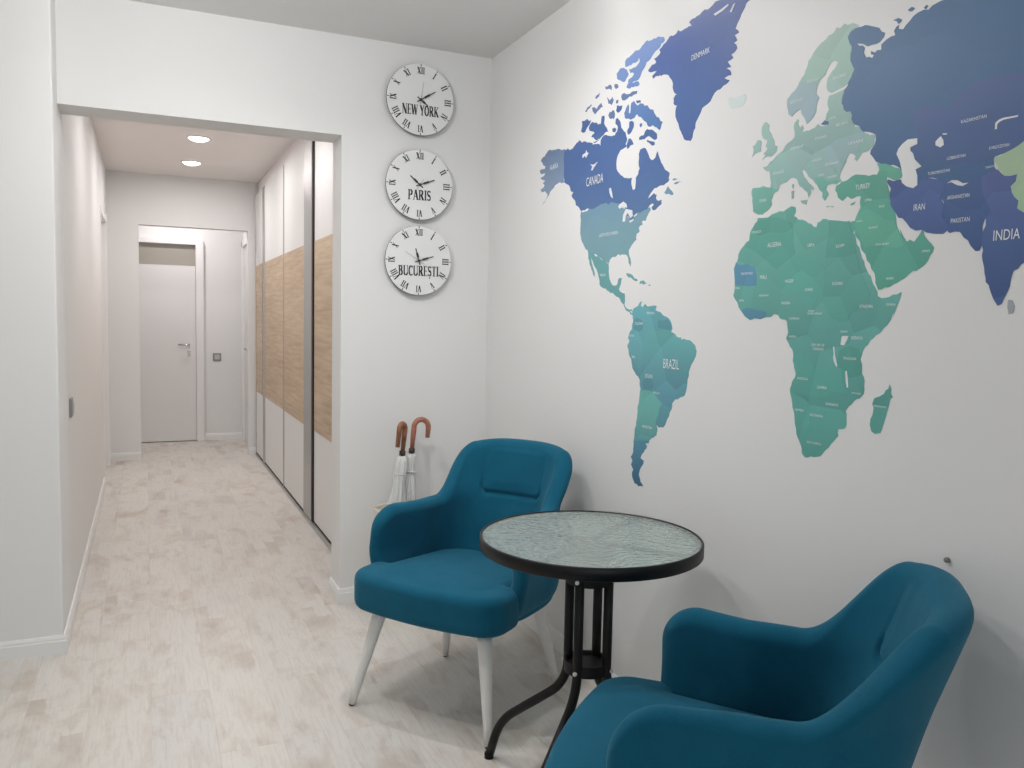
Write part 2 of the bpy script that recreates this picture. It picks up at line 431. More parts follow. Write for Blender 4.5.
# ------------------------------------------------------------------ switches and ceiling lights
def switch(label, loc, rotz):
    t = thing('light_switch', label, 'light switch', loc, rotz, )
    link('switch_plate', bx(-0.041, 0.041, -0.010, 0, -0.041, 0.041, bevel=0.003), M['switch'], t)
    bm = bmesh.new(); box(bm, -0.026, 0.026, -0.016, -0.0102, -0.027, 0.027, bevel=0.003)
    link('rocker', bm, M['switch_rocker'], t)
switch('small grey light switch on the left hall wall near the pier corner', (XP, 4.06, 0.915), math.pi / 2)
switch('small grey light switch right of the far white door', (0.684, YF2, 0.888), 0)

def downlight(x, y, label, r=0.068, group=None):
    t = thing('recessed_downlight', label, 'ceiling light', (x, y, H), 0, group)
    bm = lathe(bmesh.new(), [(r + 0.014, 0), (r + 0.014, -0.005), (r + 0.006, -0.008), (r, -0.006), (r, 0)], 48, close=True)
    link('trim_ring', bm, M['trim'], t, True)
    bm = lathe(bmesh.new(), [(0, -0.024), (r * 0.5, -0.022), (r * 0.8, -0.016), (r * 0.97, -0.006), (r, -0.001), (0, -0.001)], 48)  # domed below the ring so its shape mimics the lamp's bloom
    link('diffuser', bm, M['lamp_glow'], t, True)
downlight(0.355, 6.36, 'round lit downlight in the hall ceiling, the one nearer the room')
downlight(0.355, 7.39, 'round lit downlight in the hall ceiling, the one nearer the far door')
downlight(0.355, 5.0, 'round lit downlight in the hall ceiling just behind the opening header')
for (x, y, w), s in zip(ROOM_LAMPS, ('before the hall opening', 'close to the map wall')):
    t = thing('globe_ceiling_lamp', 'small white glass globe ceiling lamp in the room ' + s, 'ceiling light', (x, y, H))
    link('canopy_plate', lathe(bmesh.new(), [(0, 0), (0.05, 0), (0.05, -0.008), (0.016, -0.014), (0.016, -0.05), (0, -0.05)], 40), M['trim'], t, True)
    rr = []
    for k in range(13):
        a = math.pi * k / 12; rr.append((0.072 * math.sin(a) if 0 < k < 12 else 0, -0.12 + 0.072 * math.cos(a)))
    link('glass_globe', lathe(bmesh.new(), rr, 40), M['globe_glass'], t, True)
downlight(0.85, 2.55, 'round lit downlight in the room ceiling in front of the clock wall')
downlight(0.25, 1.9, 'round lit downlight in the room ceiling above the bare floor')
downlight(0.20, 2.95, 'round lit downlight in the room ceiling nearest the hall opening')
downlight(0.3, 8.75, 'round lit downlight in the vestibule ceiling before the far door', 0.06)

# ------------------------------------------------------------------ sliding wardrobe
t = thing('sliding_wardrobe', 'tall white and oak sliding door wardrobe along the right side of the hall', 'wardrobe', (0, 0, 0))
WT = 2.47
bm = bmesh.new()
box(bm, XW + 0.09, HALLR - 0.002, YB + WALLT + 0.01, YB + WALLT + 0.03, 0.0, WT)
box(bm, XW + 0.09, HALLR - 0.002, 8.15, 8.17, 0.0, WT)
box(bm, HALLR - 0.02, HALLR - 0.002, YB + WALLT + 0.03, 8.15, 0.0, WT)
box(bm, XW + 0.09, HALLR - 0.02, YB + WALLT + 0.03, 8.15, 0.02, 0.06)
link('carcass', bm, M['gloss'], t)
link('top_panel', bx(XW + 0.030, HALLR - 0.002, YB + WALLT + 0.005, 8.17, WT, H - 0.001), M['hall_ceiling'], t, label='taupe panel above the doors')
link('bottom_rail', bx(XW - 0.004, XW + 0.09, YB + WALLT + 0.01, 8.17, 0.0, 0.020), M['alu'], t, label='grey metal floor rail')
ZB, ZT = 0.615, 1.803
def slide_door(y0, y1, xo, p0, p1):
    """door leaf y0..y1, with aluminium profiles of width p0 (near) and p1 (far)"""
    x = XW + xo
    dr = link('door', bx(x, x + 0.020, y0 + p0, y1 - p1, 0.032, WT - 0.008), M['gloss'], t)
    link('oak_band', bx(x - 0.0015, x + 0.004, y0 + p0, y1 - p1, ZB, ZT), M['oak'], dr, label='oak grained middle band')
    bm = bmesh.new()
    if p0: box(bm, x - 0.004, x + 0.022, y0, y0 + p0, 0.022, WT - 0.004, bevel=0.003)
    if p1: box(bm, x - 0.004, x + 0.022, y1 - p1, y1, 0.022, WT - 0.004, bevel=0.003)
    link('edge_profile', bm, M['alu'], dr, label='grey metal edge profile')
    link('bottom_profile', bx(x - 0.003, x + 0.024, y0 + p0, y1 - p1, 0.022, 0.031), M['dark_gap'], dr)
slide_door(YB + WALLT + 0.03, 5.25, 0.016, 0.02, 0.0)
slide_door(5.30, 6.450, 0.008, 0.27, 0.010)
slide_door(6.465, 7.68, 0.008, 0.010, 0.13)
slide_door(7.69, 8.165, 0.004, 0.0, 0.02)
link('gap_shade_strip', bx(XW + 0.006, XW + 0.034, 5.255, 5.296, 0.022, WT), M['dark_gap'], t)  # dark strip standing in for the shaded gap between two doors

# ------------------------------------------------------------------ wall clocks
def stroke_quad(bm, p, q, w, y, depth):
    p = Vector((p[0], 0, p[1])); q = Vector((q[0], 0, q[1])); d = (q - p)
    if d.length < 1e-7: return
    n = Vector((-d.z, 0, d.x)).normalized() * w / 2
    cs = [p + n, p - n, q - n, q + n]
    f = [bm.verts.new((c.x, y, c.z)) for c in cs]; b = [bm.verts.new((c.x, y + depth, c.z)) for c in cs]
    bm.faces.new(f); bm.faces.new(b)
    for k in range(4): bm.faces.new((f[k], f[(k + 1) % 4], b[(k + 1) % 4], b[k]))
TK, TN, SF = 0.17, 0.07, 0.055
def stem(x, w=TK, z0=0, z1=1): return [((x, z0), (x, z1), w), ((x - w * 0.9, z0 + SF / 2), (x + w * 0.9, z0 + SF / 2), SF), ((x - w * 0.9, z1 - SF / 2), (x + w * 0.9, z1 - SF / 2), SF)]
def serif(x, z, w=0.2): return [((x - w / 2, z), (x + w / 2, z), SF)]
def arc(cx, cz, rx, rz, a0, a1, w0, w1=None, n=12):
    out = []
    for k in range(n):
        t0 = math.radians(a0 + (a1 - a0) * k / n); t1 = math.radians(a0 + (a1 - a0) * (k + 1) / n)
        m_ = abs(math.cos((t0 + t1) / 2)); w = TN + (w0 - TN) * m_
        out.append(((cx + rx * math.cos(t0), cz + rz * math.sin(t0)), (cx + rx * math.cos(t1), cz + rz * math.sin(t1)), w))
    return out
G = {
 'I': (0.34, stem(0.17)),
 'V': (0.66, [((0.10, 1), (0.34, 0), TK), ((0.34, 0), (0.56, 1), TN)] + serif(0.10, 0.975, 0.24) + serif(0.56, 0.975, 0.2)),
 'X': (0.66, [((0.10, 1), (0.54, 0), TK), ((0.10, 0), (0.54, 1), TN)] + serif(0.10, 0.975, 0.24) + serif(0.54, 0.975, 0.2) + serif(0.10, 0.025, 0.2) + serif(0.54, 0.025, 0.24)),
 'N': (0.74, stem(0.12, TN) + stem(0.60, TN) + [((0.10, 1), (0.60, 0), TK)]),
 'E': (0.60, stem(0.15) + [((0.15, 0.97), (0.5, 0.97), SF), ((0.15, 0.5), (0.40, 0.5), SF), ((0.15, 0.03), (0.52, 0.03), SF), ((0.5, 0.82), (0.5, 1), SF), ((0.40, 0.4), (0.40, 0.6), SF), ((0.52, 0), (0.52, 0.2), SF)]),
 'W': (0.94, [((0.08, 1), (0.28, 0), TK), ((0.28, 0), (0.46, 1), TN), ((0.46, 1), (0.66, 0), TK), ((0.66, 0), (0.84, 1), TN)] + serif(0.08, 0.975, 0.2) + serif(0.46, 0.975, 0.2) + serif(0.84, 0.975, 0.18)),
 'Y': (0.64, [((0.08, 1), (0.32, 0.45), TK), ((0.56, 1), (0.32, 0.45), TN), ((0.32, 0), (0.32, 0.5), TK)] + serif(0.08, 0.975, 0.22) + serif(0.56, 0.975, 0.2) + serif(0.32, 0.025, 0.28)),
 'O': (0.70, arc(0.34, 0.5, 0.25, 0.48, 0, 360, TK, n=24)),
 'R': (0.70, stem(0.15) + arc(0.30, 0.74, 0.20, 0.235, -90, 90, TK) + [((0.15, 0.975), (0.30, 0.975), SF), ((0.15, 0.505), (0.30, 0.505), SF), ((0.34, 0.5), (0.58, 0.0), TK)] + serif(0.60, 0.025, 0.16)),
 'K': (0.72, stem(0.15) + [((0.20, 0.42), (0.56, 0.97), TN), ((0.30, 0.55), (0.58, 0.02), TK)] + serif(0.56, 0.975, 0.2) + serif(0.60, 0.025, 0.22)),
 'P': (0.62, stem(0.15) + arc(0.30, 0.72, 0.20, 0.255, -90, 90, TK) + [((0.15, 0.975), (0.30, 0.975), SF), ((0.15, 0.465), (0.30, 0.465), SF)]),
 'A': (0.70, [((0.10, 0), (0.33, 1), TN), ((0.33, 1), (0.58, 0), TK), ((0.2, 0.32), (0.48, 0.32), SF)] + serif(0.10, 0.025, 0.2) + serif(0.58, 0.025, 0.24)),
 'S': (0.54, arc(0.26, 0.74, 0.17, 0.235, 20, 260, TK * 0.8) + arc(0.26, 0.26, 0.17, 0.235, -160, 80, TK * 0.8) + [((0.18, 0.56), (0.34, 0.44), TK)]),
 'B': (0.66, stem(0.15) + arc(0.28, 0.75, 0.18, 0.225, -90, 90, TK) + arc(0.30, 0.27, 0.22, 0.245, -90, 90, TK) + [((0.15, 0.975), (0.28, 0.975), SF), ((0.15, 0.52), (0.30, 0.52), SF), ((0.15, 0.025), (0.30, 0.025), SF)]),
 'U': (0.70, [((0.13, 0.3), (0.13, 1), TK), ((0.56, 0.3), (0.56, 1), TN)] + arc(0.345, 0.3, 0.215, 0.27, 180, 360, TK) + serif(0.13, 0.975, 0.28) + serif(0.56, 0.975, 0.2)),
 'C': (0.64, arc(0.34, 0.5, 0.25, 0.48, 45, 315, TK, n=20) + [((0.53, 0.72), (0.53, 0.98), SF)]),
 'T': (0.62, stem(0.31) + [((0.06, 0.97), (0.56, 0.97), SF), ((0.06, 0.8), (0.06, 1), SF), ((0.56, 0.8), (0.56, 1), SF)]),
 ' ': (0.30, []),
}
G['Ș'] = (G['S'][0], G['S'][1] + [((0.28, -0.10), (0.22, -0.26), 0.09)])
def word_bm(text, height, width, cx, cz, rot=0.0, y=0.0, depth=0.0006, bm=None):
    bm = bm or bmesh.new()
    adv = sum(G[c][0] for c in text); sx = width / adv; x = -adv / 2
    ca, sa = math.cos(rot), math.sin(rot)
    T = lambda p: (cx + (p[0] * sx) * ca - ((p[1] - 0.5) * height) * sa, cz + (p[0] * sx) * sa + ((p[1] - 0.5) * height) * ca)
    for c in text:
        for a, b, w in G[c][1]:
            pa, pb = (a[0] + x, a[1]), (b[0] + x, b[1])
            dx, dz = abs(b[0] - a[0]) * sx, abs(b[1] - a[1]) * height
            L_ = math.hypot(dx, dz) + 1e-9
            s = (dz / L_) * sx + (dx / L_) * height
            stroke_quad(bm, T(pa), T(pb), w * s, y, depth)
        x += G[c][0]
    return bm
ROM = ['XII', 'I', 'II', 'III', 'IV', 'V', 'VI', 'VII', 'VIII', 'IX', 'X', 'XI']
def hand_bm(dx, dz, w, y, tail=0.02, spade=True):
    bm = bmesh.new(); L_ = math.hypot(dx, dz); ux, uz = dx / L_, dz / L_
    stroke_quad(bm, (-ux * tail, -uz * tail), (dx, dz), w, y, 0.001)
    if spade:
        a = 0.25; b = 0.62
        stroke_quad(bm, (dx * a, dz * a), (dx * b, dz * b), w * 2.1, y - 0.0004, 0.0006)
    return bm
def clock(zc, city, wordw, wz, hour, minute, second, label):
    R = 0.160
    t = thing('wall_clock', label, 'clock', (1.166, YB - 0.001, zc), 0, 'round wall clocks with city names')
    def disc(r0, y0, y1, m, name, bev=0.002):
        bm = bmesh.new(); n = 96; rr = [(0, y0), (r0 - bev, y0), (r0, y0 + (bev if y1 > y0 else -bev)), (r0, y1), (0, y1)]
        rings = []
        for r, y in rr:
            rings.append([bm.verts.new((0, y, 0))] if r == 0 else [bm.verts.new((r * math.cos(2 * math.pi * k / n), y, r * math.sin(2 * math.pi * k / n))) for k in range(n)])
        for a, b in zip(rings, rings[1:]):
            for k in range(n):
                k2 = (k + 1) % n
                if len(a) == 1: bm.faces.new((a[0], b[k], b[k2]))
                elif len(b) == 1: bm.faces.new((a[k], a[k2], b[0]))
                else: bm.faces.new((a[k], a[k2], b[k2], b[k]))
        return link(name, bm, m, t)
    disc(0.05, -0.018, 0.0, M['clock_rim'], 'movement_box')
    disc(R + 0.0012, -0.024, -0.020, M['clock_rim'], 'edge_rim')
    disc(R, -0.027, -0.0241, M['clock_face'], 'dial', 0.001)
    YFc = -0.0276
    for k, s in enumerate(ROM):
        bm = bmesh.new(); bt = bmesh.new()
        a = math.radians(90 - 30 * k)
        word_bm(s, 0.030, 0.0105 * len(s) + (0.005 if 'X' in s or 'V' in s else 0), 0.131 * math.cos(a), 0.131 * math.sin(a), (a - math.pi / 2), YFc, bm=bm)
        stroke_quad(bt, (0.1500 * math.cos(a), 0.1500 * math.sin(a)), (0.1585 * math.cos(a), 0.1585 * math.sin(a)), 0.0035, YFc, 0.0006)
        link('roman_numeral', bm, M['ink'], t); link('hour_mark', bt, M['ink'], t)
    link('city_lettering', word_bm(city, 0.046, wordw, 0.0, wz, 0, YFc), M['ink'], t)
    link('hour_hand', hand_bm(*hour, 0.0050, -0.030), M['hand'], t)
    link('minute_hand', hand_bm(*minute, 0.0042, -0.032), M['hand'], t)
    link('second_hand', hand_bm(*second, 0.0013, -0.034, 0.03, False), M['second'], t)
    bm = bmesh.new(); n = 20
    f = [bm.verts.new((0.006 * math.cos(2 * math.pi * k / n), -0.036, 0.006 * math.sin(2 * math.pi * k / n))) for k in range(n)]
    b = [bm.verts.new((v.co.x, -0.0276, v.co.z)) for v in f]
    bm.faces.new(f); bm.faces.new(b)
    for k in range(n): bm.faces.new((f[k], f[(k + 1) % n], b[(k + 1) % n], b[k]))
    link('hand_pin', bm, M['hand'], t)
clock(2.338, 'NEW YORK', 0.176, -0.047, (0.034, -0.024), (0.068, 0.042), (0.012, 0.080), 'round white wall clock lettered NEW YORK, topmost of three')
clock(1.953, 'PARIS', 0.112, -0.047, (-0.046, 0.038), (0.070, 0.026), (-0.020, -0.028), 'round white wall clock lettered PARIS, middle of three')
clock(1.604, 'BUCUREȘTI', 0.196, -0.047, (-0.016, 0.056), (0.070, 0.022), (-0.066, 0.040), 'round white wall clock lettered BUCUREȘTI, lowest of three')

# ------------------------------------------------------------------ world map decal
def grad_mat(name, stops, cells=0.05):
    """printed colour running with height on the wall, and a soft facet per country: stops = [(z in metres, sRGB)]"""
    m = mat(name, (0.5, 0.5, 0.5), 0.45, spec=0.35)
    nt, N, L, bs = nodes(m)
    tc = N.new('ShaderNodeTexCoord'); sx = N.new('ShaderNodeSeparateXYZ'); L.new(tc.outputs['Object'], sx.inputs[0])
    f = math_node(N, L, 'MULTIPLY', math_node(N, L, 'SUBTRACT', sx.outputs[2], 0.5), 1 / 2.1)
    def tone_(c):
        r = lin(c); g = sum(r) / 3
        k = 0.78 if c[2] > c[1] * 1.25 else 1.0
        return tuple(min(1, (v * 0.95 + g * 0.05) * MAPGAIN * k) for v in r)
    col = ramp(N, L, f, [((z - 0.5) / 2.1, tone_(c)) for z, c in stops])
    v = N.new('ShaderNodeTexVoronoi'); v.inputs['Scale'].default_value = 8.0
    L.new(tc.outputs['Object'], v.inputs['Vector'])
    sc = N.new('ShaderNodeSeparateColor'); L.new(v.outputs['Color'], sc.inputs[0])
    sp = N.new('ShaderNodeSeparateXYZ'); L.new(v.outputs['Position'], sp.inputs[0])
    dz = math_node(N, L, 'SUBTRACT', sx.outputs[2], sp.outputs[2])
    tn = math_node(N, L, 'ADD', math_node(N, L, 'MULTIPLY', dz, cells * 22), math_node(N, L, 'MULTIPLY', sc.outputs[0], cells * 2))
    tn = math_node(N, L, 'ADD', tn, 1 - cells)
    cc = N.new('ShaderNodeCombineColor')
    for k in range(3): L.new(tn, cc.inputs[k])
    col = mix(N, L, 1.0, col, cc.outputs[0], 'MULTIPLY')
    L.new(col, bs.inputs['Base Color'])
    return m
MAPGAIN = 1.17
MC = {
 'alaska': grad_mat('print_alaska', [(1.85, (122, 142, 168)), (2.02, (108, 132, 166))], 0.012),
 'canada': grad_mat('print_canada', [(1.6, (90, 124, 166)), (1.85, (76, 110, 165)), (2.1, (72, 104, 162))], 0.012),
 'usa': grad_mat('print_usa', [(1.45, (100, 148, 152)), (1.65, (108, 146, 158)), (1.85, (98, 132, 162))], 0.012),
 'mexico': grad_mat('print_mexico', [(1.2, (84, 150, 148)), (1.45, (92, 150, 152))], 0.012),
 'arctic': grad_mat('print_arctic', [(2.0, (84, 124, 180)), (2.25, (128, 156, 210))], 0.012),
 'arctic2': grad_mat('print_arctic_small', [(2.0, (92, 118, 162)), (2.25, (110, 128, 175))], 0.012),
 'greenland': grad_mat('print_greenland_glare', [(1.75, (70, 92, 152)), (2.0, (74, 108, 168)), (2.2, (86, 110, 172)), (2.35, (120, 134, 190))], 0.012),  # paler upper stops paint in the lamp glare near the top
 'iceland': mat('print_iceland', tuple(v * 1.2 for v in lin((190, 202, 200))), 0.45),
 'southam': grad_mat('print_south_america', [(0.75, (70, 110, 145)), (0.95, (82, 140, 150)), (1.15, (88, 146, 156)), (1.3, (92, 156, 164))], 0.07),
 'southam2': grad_mat('print_south_america_dark', [(1.0, (78, 128, 146)), (1.3, (80, 140, 152))]),
 'brazil': grad_mat('print_brazil', [(0.95, (76, 126, 152)), (1.1, (84, 138, 154)), (1.28, (94, 160, 162))]),
 'argentina': grad_mat('print_argentina', [(0.85, (86, 144, 152)), (1.05, (98, 166, 160))]),
 'tip': grad_mat('print_southern_tip', [(0.75, (66, 102, 142)), (0.92, (76, 130, 152))], 0.012),
 'africa': grad_mat('print_africa', [(1.0, (82, 152, 142)), (1.3, (90, 155, 148)), (1.7, (102, 170, 156))], 0.06),
 'afdark': grad_mat('print_africa_dark', [(1.0, (76, 144, 134)), (1.35, (80, 148, 138)), (1.75, (94, 164, 150))]),
 'aflight': grad_mat('print_africa_light', [(1.0, (84, 160, 150)), (1.3, (86, 158, 148)), (1.7, (98, 168, 156))]),
 'afmid': grad_mat('print_africa_mid', [(1.0, (88, 160, 152)), (1.3, (82, 150, 140)), (1.6, (100, 166, 156))]),
 'afblue': grad_mat('print_africa_blue', [(1.25, (78, 138, 158)), (1.5, (84, 136, 164))]),
 'arabia': grad_mat('print_arabia', [(1.3, (86, 158, 134)), (1.5, (84, 158, 142)), (1.75, (92, 162, 142))]),
 'arlight': grad_mat('print_arabia_light', [(1.3, (90, 160, 140)), (1.75, (96, 170, 148))]),
 'europe': grad_mat('print_europe', [(1.65, (128, 170, 164)), (1.8, (142, 176, 172)), (2.0, (156, 188, 176))], 0.05),
 'eugrey': grad_mat('print_europe_grey', [(1.6, (134, 166, 162)), (1.8, (140, 172, 170))]),
 'eublue': grad_mat('print_europe_blue', [(1.6, (134, 168, 168)), (1.8, (142, 172, 176))]),
 'eugreen': grad_mat('print_europe_green', [(1.55, (96, 166, 150)), (1.75, (112, 170, 158))]),
 'scandi': grad_mat('print_scandinavia', [(1.8, (150, 178, 180)), (1.95, (150, 184, 174)), (2.1, (160, 188, 180))], 0.04),
 'scblue': grad_mat('print_scandinavia_blue', [(1.75, (144, 168, 184)), (1.95, (150, 176, 182))], 0.012),
 'russia': grad_mat('print_russia', [(1.5, (64, 100, 148)), (1.7, (72, 110, 156)), (1.95, (82, 124, 166)), (2.15, (92, 128, 170))], 0.012),
 'kazakh': grad_mat('print_central_asia', [(1.6, (74, 102, 152)), (1.75, (78, 108, 160)), (1.9, (96, 116, 168))], 0.012),
 'iran': grad_mat('print_iran', [(1.4, (74, 96, 152)), (1.6, (80, 106, 164))]),
 'pakistan': grad_mat('print_pakistan', [(1.35, (62, 90, 146)), (1.6, (74, 104, 156))]),
 'india': grad_mat('print_india', [(1.3, (70, 96, 152)), (1.5, (80, 108, 162)), (1.65, (92, 110, 170))]),
 'china': grad_mat('print_china', [(1.4, (146, 186, 140)), (1.7, (160, 184, 156))], 0.012),
 'grey': mat('print_grey', tuple(v * 1.2 for v in lin((150, 156, 162))), 0.45),
 'white': mat('print_white', (0.77, 0.78, 0.785), 0.42, spec=0.45),
}
